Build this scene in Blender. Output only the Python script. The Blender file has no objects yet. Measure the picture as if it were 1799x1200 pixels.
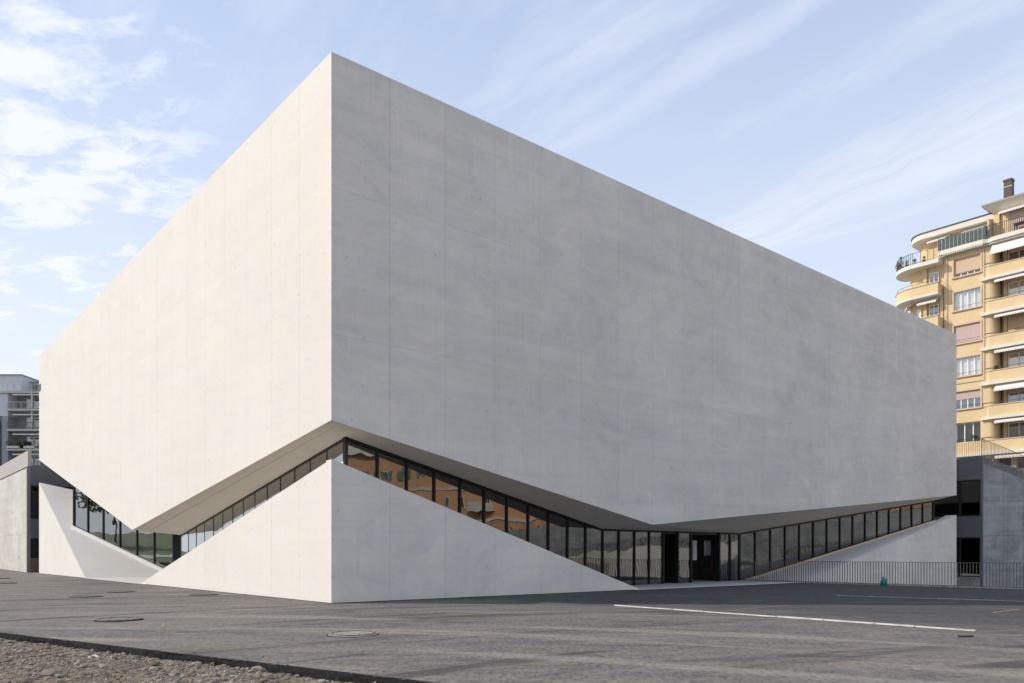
import bpy, bmesh, math, random
import numpy as np
from mathutils import Vector, Matrix
R = math.radians
random.seed(7)
sc = bpy.context.scene
COL = sc.collection

# ------------------------------------------------------------------ camera
cam_d = bpy.data.cameras.new('camera')
cam = bpy.data.objects.new('camera', cam_d); COL.objects.link(cam)
cam.location = (0, 0, 1.6); cam.rotation_euler = (R(90), 0, 0)
cam_d.sensor_width = 36; cam_d.lens = 36*1369/1799.0
cam_d.shift_y = 366/1799.0
cam_d.clip_start = 0.1; cam_d.clip_end = 4000
sc.camera = cam

# ------------------------------------------------------------------ sun + sky
SUN_EL, SUN_AZ = R(36), Vector((-1.0, 0.045, 0)).normalized()   # azimuth: where the sun stands
to_sun = Vector((SUN_AZ.x*math.cos(SUN_EL), SUN_AZ.y*math.cos(SUN_EL), math.sin(SUN_EL)))
sd = bpy.data.lights.new('sun', 'SUN'); sd.energy = 3.15; sd.angle = R(0.6); sd.color = (1.0, 0.935, 0.86)
sun = bpy.data.objects.new('sun', sd); COL.objects.link(sun)
sun.rotation_euler = to_sun.to_track_quat('Z', 'Y').to_euler()
sun.location = (-60, 0, 60)

class NT:
    """tiny node-tree helper"""
    def __init__(s, tree): s.t = tree; s.n = tree.nodes; s.l = tree.links
    def new(s, kind, **kw):
        nd = s.n.new(kind)
        for k, v in kw.items(): setattr(nd, k, v)
        return nd
    def put(s, sock, v):
        if isinstance(v, bpy.types.NodeSocket): s.l.new(v, sock)
        elif isinstance(v, bpy.types.Node): s.l.new(v.outputs[0], sock)
        elif v is not None:
            if hasattr(sock, 'default_value'):
                try: sock.default_value = v
                except Exception: sock.default_value = (*v, 1.0)
    def math(s, op, a, b=None, c=None, clamp=False):
        nd = s.new('ShaderNodeMath', operation=op); nd.use_clamp = clamp
        for i, v in enumerate((a, b, c)):
            if v is not None: s.put(nd.inputs[i], v)
        return nd.outputs[0]
    def mapping(s, vec, scale=(1,1,1), rot=(0,0,0), loc=(0,0,0)):
        nd = s.new('ShaderNodeMapping'); s.put(nd.inputs['Vector'], vec)
        nd.inputs['Scale'].default_value = scale; nd.inputs['Rotation'].default_value = rot; nd.inputs['Location'].default_value = loc
        return nd.outputs[0]
    def noise(s, vec, scale, detail=4, rough=0.55, dist=0.0):
        nd = s.new('ShaderNodeTexNoise'); s.put(nd.inputs['Vector'], vec)
        nd.inputs['Scale'].default_value = scale; nd.inputs['Detail'].default_value = detail
        nd.inputs['Roughness'].default_value = rough; nd.inputs['Distortion'].default_value = dist
        return nd.outputs['Fac']
    def rng(s, v, a, b, c=0.0, d=1.0, smooth=False):
        nd = s.new('ShaderNodeMapRange'); nd.clamp = True
        if smooth: nd.interpolation_type = 'SMOOTHSTEP'
        s.put(nd.inputs['Value'], v)
        for k, x in zip(('From Min','From Max','To Min','To Max'), (a,b,c,d)): nd.inputs[k].default_value = x
        return nd.outputs[0]
    def mix(s, f, a, b, mode='MIX'):
        nd = s.new('ShaderNodeMix', data_type='RGBA', blend_type=mode)
        s.put(nd.inputs[0], f); s.put(nd.inputs[6], a); s.put(nd.inputs[7], b)
        return nd.outputs[2]
    def sep(s, v):
        nd = s.new('ShaderNodeSeparateXYZ'); s.put(nd.inputs[0], v); return nd.outputs
    def comb(s, x, y, z):
        nd = s.new('ShaderNodeCombineXYZ')
        for i, v in enumerate((x,y,z)): s.put(nd.inputs[i], v)
        return nd.outputs[0]

w = bpy.data.worlds.new('World'); sc.world = w; w.use_nodes = True
N = NT(w.node_tree)
bg = N.n['Background']
sky = N.new('ShaderNodeTexSky', sky_type='NISHITA'); sky.sun_disc = False
sky.sun_elevation = SUN_EL; sky.sun_rotation = math.atan2(SUN_AZ.x, SUN_AZ.y)
sky.altitude = 400; sky.air_density = 1.0; sky.dust_density = 1.3; sky.ozone_density = 1.2
tc = N.new('ShaderNodeTexCoord')
D = tc.outputs['Generated']
dx, dy, dz = N.sep(D)
zz = N.math('ADD', N.math('MAXIMUM', dz, 0.0), 0.12)
P = N.comb(N.math('DIVIDE', dx, zz), N.math('DIVIDE', dy, zz), 0.0)
# thin streaked cirrus drawn out along one wind direction (first axis of Q runs along it)
Q = N.mapping(P, rot=(0, 0, R(50)))
qs, qq, _ = N.sep(Q)
warp = N.math('MULTIPLY', N.math('SUBTRACT', N.noise(N.mapping(P, loc=(3.1, 0.4, 0)), 1.1, 4, 0.55), 0.5), 0.30)
qw = N.math('ADD', qq, warp)
Qw = N.comb(qs, qw, 0.0)
c1 = N.noise(N.mapping(Qw, scale=(0.8, 3.2, 1), loc=(0.35, 1.7, 0)), 0.8, 9, 0.60, 0.3)
c3 = N.noise(N.mapping(Qw, scale=(1.6, 11.0, 1), loc=(2.0, 0.2, 0)), 1.3, 8, 0.66, 0.5)
cirrus = N.math('MULTIPLY', N.rng(c1, 0.30, 0.80, 0.14, 0.70, True), N.rng(c3, 0.22, 0.66, 0.70, 1.0))
def band(q0, wd, amt):
    d = N.math('ABSOLUTE', N.math('SUBTRACT', qw, q0))
    return N.math('MULTIPLY', N.rng(d, 0.0, wd, amt, 0.0, True), N.rng(c3, 0.25, 0.62, 0.62, 1.0))
cirrus = N.math('MAXIMUM', cirrus, N.math('MAXIMUM', band(1.09, 0.12, 0.50), band(1.62, 0.46, 0.70)))
# puffs, denser towards the sun
c2 = N.noise(N.mapping(P, scale=(1.0, 1.35, 1), loc=(1.3, 2.25, 0)), 2.6, 11, 0.66, 0.35)
big = N.noise(N.mapping(P, loc=(7, 2, 0)), 0.9, 2)
puffmask = N.rng(N.math('ADD', dx, N.math('MULTIPLY', N.math('SUBTRACT', big, 0.5), 0.35)), -0.18, -0.44, 0, 1, True)
pd = N.new('ShaderNodeVectorMath', operation='DISTANCE'); N.put(pd.inputs[0], P); pd.inputs[1].default_value = (-0.95, 1.5, 0)
bank = N.rng(N.math('ADD', pd.outputs['Value'], N.math('MULTIPLY', N.math('SUBTRACT', c1, 0.5), 0.6)), 0.15, 0.75, 0.055, 0.0, True)
c4 = N.noise(N.mapping(P, scale=(1.0, 1.5, 1), rot=(0, 0, R(20)), loc=(0.7, 0.2, 0)), 7.5, 9, 0.62, 0.3)
puff = N.math('MULTIPLY', N.rng(N.math('ADD', c2, bank), 0.33, 0.60, 0, 1.0, True), N.rng(c4, 0.34, 0.58, 0.38, 1.0, True))
puff = N.math('MULTIPLY', N.math('MULTIPLY', puff, puffmask), 0.94)
veil = N.rng(dz, 0.60, 0.05, 0.18, 0.88)
cl = N.math('MAXIMUM', N.math('MAXIMUM', cirrus, puff), veil)
cl = N.math('MINIMUM', N.math('ADD', cl, N.math('MULTIPLY', N.math('MULTIPLY', veil, N.math('MAXIMUM', cirrus, puff)), 0.35)), 1.0)
glow = N.rng(dx, 0.35, -0.75, 0.99, 1.02)
ccol = N.mix(1.0, (5.0, 5.22, 5.72), N.comb(glow, glow, glow), 'MULTIPLY')
haze_sky = N.mix(0.55, sky.outputs[0], (2.75, 3.65, 5.5))
N.put(bg.inputs['Color'], N.mix(cl, haze_sky, ccol))
bg.inputs['Strength'].default_value = 0.147

sc.view_settings.view_transform = 'Standard'; sc.view_settings.look = 'None'
sc.view_settings.gamma = 1.0; sc.view_settings.use_curve_mapping = False
sc.view_settings.exposure = 0.32
sc.cycles.max_bounces = 8; sc.cycles.transparent_max_bounces = 16; sc.cycles.glossy_bounces = 4
sc.cycles.use_denoising = True

# ------------------------------------------------------------------ materials
def newmat(name):
    m = bpy.data.materials.new(name); m.use_nodes = True
    n = NT(m.node_tree); b = n.n['Principled BSDF']
    return m, n, b
def objco(n): return n.new('ShaderNodeTexCoord').outputs['Object']

def plain(name, col, rough=0.6, metal=0.0, var=0.12, scale=3.0, spec=0.4, bump=0.0):
    m, n, b = newmat(name)
    v = n.noise(objco(n), scale, 5, 0.6)
    lo = tuple(c*(1-var) for c in col); hi = tuple(min(1, c*(1+var)) for c in col)
    n.put(b.inputs['Base Color'], n.mix(n.rng(v, 0.3, 0.7), lo, hi))
    b.inputs['Roughness'].default_value = rough; b.inputs['Metallic'].default_value = metal
    b.inputs['Specular IOR Level'].default_value = spec
    if bump:
        bp = n.new('ShaderNodeBump'); bp.inputs['Strength'].default_value = bump; bp.inputs['Distance'].default_value = 0.02
        n.put(bp.inputs['Height'], n.noise(objco(n), scale*8, 4)); n.put(b.inputs['Normal'], bp.outputs[0])
    return m

def concrete(name, col, contrast=1.0, tint=(1.0, 0.97, 0.92), boards=1.0):
    m, n, b = newmat(name)
    co = objco(n); x, y, z = n.sep(co)
    big = n.noise(n.mapping(co, scale=(1, 1, 0.8)), 0.22, 5, 0.6, 0.5)
    lifts = n.noise(n.mapping(co, scale=(0.10, 0.10, 1.9)), 0.9, 5, 0.62, 0.15)
    lines = n.noise(n.mapping(co, scale=(9, 9, 0.12)), 1.3, 4, 0.7)
    boardm = n.noise(n.mapping(co, scale=(0.3, 0.3, 0.5)), 1.1, 3, 0.5)
    fine = n.noise(co, 14, 5, 0.7)
    cloudy = n.noise(n.mapping(co, scale=(0.55, 0.55, 0.9)), 0.75, 8, 0.70, 1.6)
    stain = n.rng(n.noise(n.mapping(co, scale=(0.5, 0.5, 0.8), loc=(2, 5, 1)), 0.42, 6, 0.6, 2.2), 0.50, 0.56, 0, 1, True)
    scuff = n.noise(n.mapping(co, scale=(0.35, 0.35, 3.2), rot=(0,0,0)), 2.2, 7, 0.72, 1.2)
    drag = n.math('MULTIPLY', n.rng(scuff, 0.60, 0.72, 0, 1, True), n.rng(n.noise(n.mapping(co, scale=(0.35,0.35,0.6), loc=(4,1,2)), 0.8, 3), 0.5, 0.62, 0, 1))
    def c(v, amt): return n.math('MULTIPLY', n.math('SUBTRACT', v, 0.5), amt*contrast)
    s = n.math('ADD', n.math('ADD', c(big, 0.26), c(lifts, 0.23)), n.math('MULTIPLY', drag, 0.055*contrast))
    s = n.math('ADD', s, n.math('MULTIPLY', c(lines, 0.20*boards), n.rng(boardm, 0.44, 0.60, 0.0, 1.0)))
    s = n.math('ADD', s, c(fine, 0.10)); s = n.math('ADD', s, c(cloudy, 0.31)); s = n.math('SUBTRACT', s, n.math('MULTIPLY', stain, 0.034*contrast))
    inf = n.new('ShaderNodeObjectInfo')
    s = n.math('ADD', s, n.math('MULTIPLY', n.math('SUBTRACT', inf.outputs['Random'], 0.5), 0.035*contrast))
    # tie holes on a regular grid, and scattered air pits
    hx = n.math('SUBTRACT', n.math('MODULO', n.math('ADD', n.math('ADD', x, y), 0.53), 1.075), 0.5375)
    hz = n.math('SUBTRACT', n.math('MODULO', n.math('ADD', z, 20.55), 1.47), 0.735)
    d2 = n.math('ADD', n.math('MULTIPLY', hx, hx), n.math('MULTIPLY', hz, hz))
    ring = n.math('MULTIPLY', n.rng(d2, 0.0030, 0.0013, 0, 1), 0.07)
    pit = n.math('MULTIPLY', n.rng(n.noise(n.mapping(co, scale=(1, 1, 0.7)), 6.5, 2, 0.4), 0.715, 0.75, 0, 1), 0.20)
    s = n.math('SUBTRACT', n.math('SUBTRACT', s, ring), pit)
    f = n.math('ADD', s, 1.0)
    base = n.mix(n.rng(cloudy, 0.35, 0.65), col, tuple(a*t for a, t in zip(col, tint)))
    n.put(b.inputs['Base Color'], n.mix(1.0, base, n.comb(f, f, f), 'MULTIPLY'))
    b.inputs['Roughness'].default_value = 0.8; b.inputs['Specular IOR Level'].default_value = 0.25
    bp = n.new('ShaderNodeBump'); bp.inputs['Strength'].default_value = 0.25; bp.inputs['Distance'].default_value = 0.01
    n.put(bp.inputs['Height'], n.math('ADD', fine, n.math('MULTIPLY', lines, 0.8))); n.put(b.inputs['Normal'], bp.outputs[0])
    return m

def glass(name, refl0=0.085, tint=(0.45, 0.47, 0.46), wave=0.0055):
    m, n, b = newmat(name)
    out = n.n['Material Output']; n.n.remove(b)
    gl = n.new('ShaderNodeBsdfGlossy'); gl.inputs['Roughness'].default_value = 0.0; gl.inputs['Color'].default_value = (0.95, 0.97, 0.96, 1)
    tr = n.new('ShaderNodeBsdfTransparent'); tr.inputs['Color'].default_value = (*tint, 1)
    fr = n.new('ShaderNodeFresnel'); ge = n.new('ShaderNodeNewGeometry')
    n.put(fr.inputs['IOR'], n.math('ADD', 1.55, n.math('MULTIPLY', ge.outputs['Backfacing'], 1/1.55-1.55)))
    f = n.math('ADD', n.math('MULTIPLY', fr.outputs[0], 1.35), refl0, clamp=True)
    bp = n.new('ShaderNodeBump'); bp.inputs['Strength'].default_value = 1.0; bp.inputs['Distance'].default_value = wave
    n.put(bp.inputs['Height'], n.noise(objco(n), 0.9, 1, 0.4)); n.put(gl.inputs['Normal'], bp.outputs[0])
    mx = n.new('ShaderNodeMixShader'); n.put(mx.inputs[0], f); n.put(mx.inputs[1], tr.outputs[0]); n.put(mx.inputs[2], gl.outputs[0])
    n.put(out.inputs['Surface'], mx.outputs[0])
    return m

def asphalt_mat():
    m, n, b = newmat('asphalt')
    co = objco(n)
    speck = n.noise(n.mapping(co, scale=(1, 0.42, 1)), 13, 6, 0.95)
    grain = n.noise(n.mapping(co, scale=(0.8, 0.45, 1)), 4.5, 7, 0.85)
    patch = n.noise(n.mapping(co, scale=(0.6, 1.0, 1), rot=(0,0,R(-6))), 0.30, 7, 0.66, 0.6)
    streak = n.noise(n.mapping(co, scale=(0.42, 0.9, 1), rot=(0,0,R(-4))), 1.1, 9, 0.74, 1.6)
    tyre = n.noise(n.mapping(co, scale=(0.26, 0.9, 1), rot=(0,0,R(13))), 0.9, 8, 0.72, 1.8)
    x, y, z = n.sep(co)
    # younger, darker surfacing by the building's right side
    newer = n.rng(n.math('ADD', n.math('SUBTRACT', y, n.math('MULTIPLY', x, -0.75)), n.math('MULTIPLY', n.math('SUBTRACT', patch, 0.5), 9.0)), 21.0, 26.5, 0, 1, True)
    newer = n.math('MULTIPLY', newer, n.rng(x, -7, -2, 0, 1, True))
    dust = n.rng(n.math('ADD', n.math('MULTIPLY', patch, 0.45), n.math('MULTIPLY', streak, 0.6)), 0.42, 0.64)
    dust = n.math('MULTIPLY', dust, n.math('SUBTRACT', 0.85, n.math('MULTIPLY', newer, 0.70)))
    col = n.mix(n.rng(speck, 0.36, 0.64), (0.026, 0.0255, 0.026), (0.250, 0.240, 0.226))
    col = n.mix(n.math('MULTIPLY', n.rng(grain, 0.40, 0.66), 0.6), col, (0.055, 0.054, 0.055))
    col = n.mix(n.math('MULTIPLY', dust, n.rng(speck, 0.34, 0.60, 0.1, 1)), col, (0.265, 0.225, 0.182))
    col = n.mix(n.math('MULTIPLY', n.rng(tyre, 0.52, 0.68), 0.70), col, (0.042, 0.041, 0.042))
    def tracks(cx, cy, k, lo, hi, seed):
        ax, ay = n.math('SUBTRACT', x, cx), n.math('SUBTRACT', y, cy)
        r = n.math('SQRT', n.math('ADD', n.math('MULTIPLY', ax, ax), n.math('MULTIPLY', ay, ay)))
        t = n.math('ARCTAN2', ay, ax)
        v = n.noise(n.comb(n.math('MULTIPLY', r, k), n.math('MULTIPLY', t, 2.2), seed), 1.0, 4, 0.6, 0.3)
        return n.rng(v, lo, hi, 0, 1, True)
    col = n.mix(n.math('MULTIPLY', tracks(14, -6, 1.15, 0.54, 0.66, 1.3), n.math('SUBTRACT', 0.68, n.math('MULTIPLY', newer, 0.4))), col, (0.040, 0.039, 0.040))
    col = n.mix(n.math('MULTIPLY', n.math('MULTIPLY', tracks(-9, -14, 0.85, 0.52, 0.64, 4.1), n.rng(speck, 0.36, 0.6, 0.15, 1)), n.math('SUBTRACT', 0.80, n.math('MULTIPLY', newer, 0.55))), col, (0.305, 0.262, 0.212))
    col = n.mix(n.math('MULTIPLY', newer, 0.55), col, (0.035, 0.035, 0.037))
    n.put(b.inputs['Base Color'], col)
    b.inputs['Roughness'].default_value = 0.9; b.inputs['Specular IOR Level'].default_value = 0.2
    bp = n.new('ShaderNodeBump'); bp.inputs['Strength'].default_value = 0.7; bp.inputs['Distance'].default_value = 0.012
    n.put(bp.inputs['Height'], n.math('ADD', speck, n.math('MULTIPLY', grain, 0.7))); n.put(b.inputs['Normal'], bp.outputs[0])
    return m

def gravel_mat(name, a, c, scale):
    m, n, b = newmat(name)
    co = objco(n)
    v = n.noise(co, scale, 6, 0.7); p = n.noise(co, scale*0.12, 3, 0.6)
    col = n.mix(n.rng(v, 0.3, 0.7), a, c)
    col = n.mix(n.math('MULTIPLY', n.rng(p, 0.42, 0.62), 0.55), col, (0.215, 0.158, 0.105))
    n.put(b.inputs['Base Color'], col); b.inputs['Roughness'].default_value = 0.95; b.inputs['Specular IOR Level'].default_value = 0.1
    bp = n.new('ShaderNodeBump'); bp.inputs['Strength'].default_value = 0.8; bp.inputs['Distance'].default_value = 0.02
    n.put(bp.inputs['Height'], v); n.put(b.inputs['Normal'], bp.outputs[0])
    return m

def stone_mat():
    m, n, b = newmat('stone')
    at = n.new('ShaderNodeAttribute', attribute_name='tone')
    inf = n.new('ShaderNodeObjectInfo')
    t = n.math('FRACT', n.math('ADD', at.outputs['Fac'], inf.outputs['Random']))
    v = n.noise(objco(n), 24, 4)
    col = n.mix(t, (0.13, 0.105, 0.078), (0.37, 0.325, 0.265))
    col = n.mix(n.math('MULTIPLY', n.rng(v, 0.3, 0.7), 0.5), col, (0.21, 0.175, 0.135))
    n.put(b.inputs['Base Color'], col); b.inputs['Roughness'].default_value = 0.9; b.inputs['Specular IOR Level'].default_value = 0.15
    return m

M = {
 'conc': concrete('pale_concrete', (0.695, 0.668, 0.618), 1.25),
 'conc_sunlit': concrete('sunlit_pale_concrete', (0.695, 0.668, 0.618), 0.45, boards=2.0),  # sunlit-face copy: mottling faded as strong light does, board lines kept stronger
 'conc_top': concrete('smooth_concrete', (0.60, 0.59, 0.575), 0.5, boards=0.3),
 'conc_old': concrete('raw_concrete', (0.32, 0.325, 0.33), 3.6),
 'conc_annex': concrete('annex_concrete', (0.53, 0.515, 0.475), 1.6),
 'paving': concrete('paving_concrete', (0.55, 0.55, 0.545), 0.4, boards=0.0),
 'soffit': plain('soffit_render', (0.74, 0.675, 0.575), 0.8, var=0.05, scale=1.2),
 'black': plain('black_frame', (0.018, 0.017, 0.017), 0.45, 0.2),
 'glass': glass('facade_glass'),
 'glass_left': glass('left_facade_glass', 0.20),  # same glass, reflectance raised to brighten the left panes
 'glass_dark': glass('dark_glass', 0.04, (0.2, 0.2, 0.2), 0.004),
 'glass_home': glass('home_glass', 0.16, (0.5, 0.52, 0.55), 0.006),
 'glass_bright': glass('sunlit_home_glass', 0.12, (0.97, 0.97, 0.97), 0.002),  # clearer copy: white curtain behind stands in for a bright sky reflection
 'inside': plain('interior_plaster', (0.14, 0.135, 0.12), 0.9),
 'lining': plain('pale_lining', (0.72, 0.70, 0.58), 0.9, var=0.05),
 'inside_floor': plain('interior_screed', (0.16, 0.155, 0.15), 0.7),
 'asphalt': asphalt_mat(),
 'asphalt_edge': plain('asphalt_edge', (0.030, 0.029, 0.028), 0.95, var=0.6, scale=30, spec=0.1, bump=0.9),
 'dirt': gravel_mat('dirt', (0.125, 0.096, 0.068), (0.29, 0.236, 0.178), 14),
 'stone': stone_mat(),
 'kerb': plain('kerb_stone', (0.58, 0.545, 0.48), 0.85, var=0.35, scale=3),
 'kerb_shaded': plain('shaded_kerb_stone', (0.34, 0.33, 0.31), 0.8, var=0.3, scale=6),  # darker copy of the kerb stone, shade put into its colour
 'rail': plain('painted_steel', (0.15, 0.135, 0.12), 0.5, 0.3),
 'steel': plain('anthracite_panel', (0.145, 0.155, 0.170), 0.5, 0.3, var=0.08, scale=0.8),
 'steel_lit': plain('sunlit_brown_metal', (0.25, 0.225, 0.20), 0.45, 0.5, var=0.08, scale=0.8),  # brown metal for sunlit parts, their brightness put into the colour
 'coping': plain('metal_fascia', (0.42, 0.39, 0.36), 0.6, 0.2, var=0.05, scale=1),
 'wood': plain('brown_board', (0.16, 0.115, 0.08), 0.7, var=0.25, scale=5),
 'iron': plain('cast_iron', (0.165, 0.15, 0.13), 0.7, 0.3, var=0.3, scale=9, bump=0.5),
 'mortar': plain('mortar_ring', (0.24, 0.225, 0.19), 0.9, var=0.35, scale=10),
 'teal': plain('teal_plastic', (0.01, 0.22, 0.21), 0.35, var=0.1),
 'ochre': plain('ochre_render', (0.66, 0.505, 0.295), 0.9, var=0.06, scale=0.7, spec=0.1),
 'ochre_trim': plain('beige_trim', (0.60, 0.47, 0.33), 0.85, var=0.06, spec=0.1),
 'cream': plain('cream_moulding', (0.68, 0.63, 0.53), 0.8, var=0.06),
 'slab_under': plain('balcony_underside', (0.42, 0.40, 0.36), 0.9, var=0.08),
 'shutter_pink': plain('pink_roller_blind', (0.52, 0.38, 0.34), 0.75, var=0.05),
 'shutter_tan': plain('tan_roller_blind', (0.58, 0.42, 0.29), 0.75, var=0.05),
 'awning': plain('white_canvas', (0.70, 0.66, 0.60), 0.85, var=0.06),
 'white': plain('white_window_frame', (0.78, 0.77, 0.74), 0.5, var=0.03),
 'curtain': plain('white_curtain', (0.78, 0.78, 0.76), 0.9, var=0.15, scale=4),
 'dark_rail': plain('dark_wrought_iron', (0.05, 0.05, 0.05), 0.5, 0.3),
 'green_screen': plain('green_privacy_screen', (0.045, 0.075, 0.065), 0.6, var=0.25),
 'chimney': plain('brown_sheet_metal', (0.085, 0.065, 0.055), 0.6, 0.3),
 'grey_wall': plain('grey_render', (0.58, 0.59, 0.60), 0.85, var=0.06),
 'grey_dark': plain('slate_cladding', (0.30, 0.32, 0.35), 0.8, var=0.15),
 'grey_slab': plain('grey_slab', (0.50, 0.49, 0.46), 0.85, var=0.08),
 'leaf': plain('leaf', (0.085, 0.12, 0.05), 0.7, var=0.5, scale=2.0),
 'leaf_dark': plain('dark_leaf', (0.03, 0.05, 0.028), 0.7, var=0.5, scale=2.0),
 'leaf_dry': plain('dry_leaf', (0.13, 0.10, 0.055), 0.8, var=0.6, scale=6.0),
 'bark': plain('bark', (0.09, 0.07, 0.05), 0.9, var=0.3),
 'grass': plain('lawn', (0.15, 0.185, 0.085), 0.95, var=0.4, scale=0.6),
 'orange': plain('orange_render', (0.72, 0.40, 0.22), 0.9, var=0.06, scale=0.6),
 'green_paint': plain('green_shutter', (0.17, 0.24, 0.17), 0.7),
 'red': plain('red_cable', (0.30, 0.04, 0.02), 0.6),
 'paint_yellow': plain('spray_paint', (0.36, 0.24, 0.13), 0.9, var=0.4, scale=8),
 'paint_white': plain('chalk_paint', (0.42, 0.38, 0.32), 0.9, var=0.3, scale=8),
 'paper': plain('white_board', (0.6, 0.6, 0.6), 0.8),
 'pot': plain('white_planter', (0.6, 0.58, 0.54), 0.7),
}

# ------------------------------------------------------------------ mesh helpers
class MB:
    def __init__(s): s.v = []; s.f = []
    def add(s, verts, faces):
        o = len(s.v); s.v += [tuple(p) for p in verts]; s.f += [tuple(i+o for i in f) for f in faces]
    def box(s, x0, x1, y0, y1, z0, z1):
        s.add([(x0,y0,z0),(x1,y0,z0),(x1,y1,z0),(x0,y1,z0),(x0,y0,z1),(x1,y0,z1),(x1,y1,z1),(x0,y1,z1)],
              [(0,3,2,1),(4,5,6,7),(0,1,5,4),(1,2,6,5),(2,3,7,6),(3,0,4,7)])
        return s
    def loft(s, a, b):
        """closed solid between two loops with the same number of points"""
        n = len(a)
        s.add(list(a)+list(b), [tuple(range(n))[::-1], tuple(range(n, 2*n))] + [(i, (i+1)%n, n+(i+1)%n, n+i) for i in range(n)])
        return s
    def prism(s, poly, z0, z1): return s.loft([(x,y,z0) for x,y in poly], [(x,y,z1) for x,y in poly])
    def bar(s, p, q, wd, ht=None, up=(0,0,1)):
        ht = ht or wd; p, q = Vector(p), Vector(q); d = (q-p).normalized(); upv = Vector(up)
        if abs(d.dot(upv)) > 0.98: upv = Vector((1,0,0))
        a = d.cross(upv).normalized()*wd/2; c = a.cross(d).normalized()*ht/2
        return s.loft([p-a-c, p+a-c, p+a+c, p-a+c], [q-a-c, q+a-c, q+a+c, q-a+c])
    def tube(s, pts, r, n=8):
        pts = [Vector(p) for p in pts]; rings = []
        for i, p in enumerate(pts):
            d = (pts[min(i+1, len(pts)-1)]-pts[max(i-1, 0)]).normalized()
            up = Vector((0,0,1)) if abs(d.z) < 0.95 else Vector((1,0,0))
            a = d.cross(up).normalized(); c = a.cross(d)
            rr = r[i] if isinstance(r, (list, tuple)) else r
            rings.append([p+a*math.cos(2*math.pi*k/n)*rr+c*math.sin(2*math.pi*k/n)*rr for k in range(n)])
        vs = [q for rg in rings for q in rg]; fs = []
        for i in range(len(pts)-1):
            for k in range(n): fs.append((i*n+k, i*n+(k+1)%n, (i+1)*n+(k+1)%n, (i+1)*n+k))
        fs += [tuple(range(n))[::-1], tuple(range((len(pts)-1)*n, len(pts)*n))]
        s.add(vs, fs); return s
    def lathe(s, prof, n=24, c=(0,0,0)):
        vs = [(c[0]+r*math.cos(2*math.pi*k/n), c[1]+r*math.sin(2*math.pi*k/n), c[2]+z) for r, z in prof for k in range(n)]; fs = []
        for i in range(len(prof)-1):
            for k in range(n): fs.append((i*n+k, i*n+(k+1)%n, (i+1)*n+(k+1)%n, (i+1)*n+k))
        fs += [tuple(range(n))[::-1], tuple(range((len(prof)-1)*n, len(prof)*n))]
        s.add(vs, fs); return s
    def build(s, name, m, parent=None, smooth=False, fix=True, **props):
        me = bpy.data.meshes.new(name); me.from_pydata(s.v, [], s.f)
        if fix:
            bm = bmesh.new(); bm.from_mesh(me); bmesh.ops.recalc_face_normals(bm, faces=bm.faces); bm.to_mesh(me); bm.free()
        if m is not None: me.materials.append(m)
        if smooth:
            for p in me.polygons: p.use_smooth = True
        o = bpy.data.objects.new(name, me); COL.objects.link(o)
        if parent is not None: o.parent = parent
        for k, v in props.items(): o[k] = v
        return o
def empty(name, loc, rz=0, label=None, cat=None, group=None):
    o = bpy.data.objects.new(name, None); COL.objects.link(o); o.empty_display_size = 0.3
    o.location = loc; o.rotation_euler = (0, 0, rz)
    if label: o['label'] = label
    if cat: o['category'] = cat
    if group: o['group'] = group
    return o
def tag(o, label, cat, group=None):
    o['label'] = label; o['category'] = cat
    if group: o['group'] = group
    return o
def link_copy(src, name, parent, loc=None):
    c = src.copy(); c.name = name; COL.objects.link(c); c.parent = parent
    if loc is not None: c.location = loc
    return c
def clip(poly, lo, hi, ax):
    """convex polygon clipped to lo <= p[ax] <= hi"""
    for lim, sg in ((lo, 1), (hi, -1)):
        out = []
        for i in range(len(poly)):
            a, b = poly[i], poly[(i+1) % len(poly)]
            ia, ib = sg*(a[ax]-lim) >= 0, sg*(b[ax]-lim) >= 0
            if ia: out.append(a)
            if ia != ib:
                t = (lim-a[ax])/(b[ax]-a[ax]); out.append(tuple(a[k]+t*(b[k]-a[k]) for k in range(2)))
        poly = out
        if len(poly) < 3: return []
    return poly
def area(p): return 0.5*abs(sum(p[i][0]*p[(i+1)%len(p)][1]-p[(i+1)%len(p)][0]*p[i][1] for i in range(len(p))))

# ------------------------------------------------------------------ building frame: local x = along right face (u), local y = along left face (v)
CX, CY = -5.4, 23.3
er = Vector((0.7635, 0.6458, 0)); er.normalize(); el = Vector((-er.y, er.x, 0))
BROT = math.atan2(er.y, er.x)
def W(u, v, z=0.0): return Vector((CX, CY, z)) + er*u + el*v
def gz(X, Y): return -min(max((Y-23.0)*0.0055, 0.0), 0.20)

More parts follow.
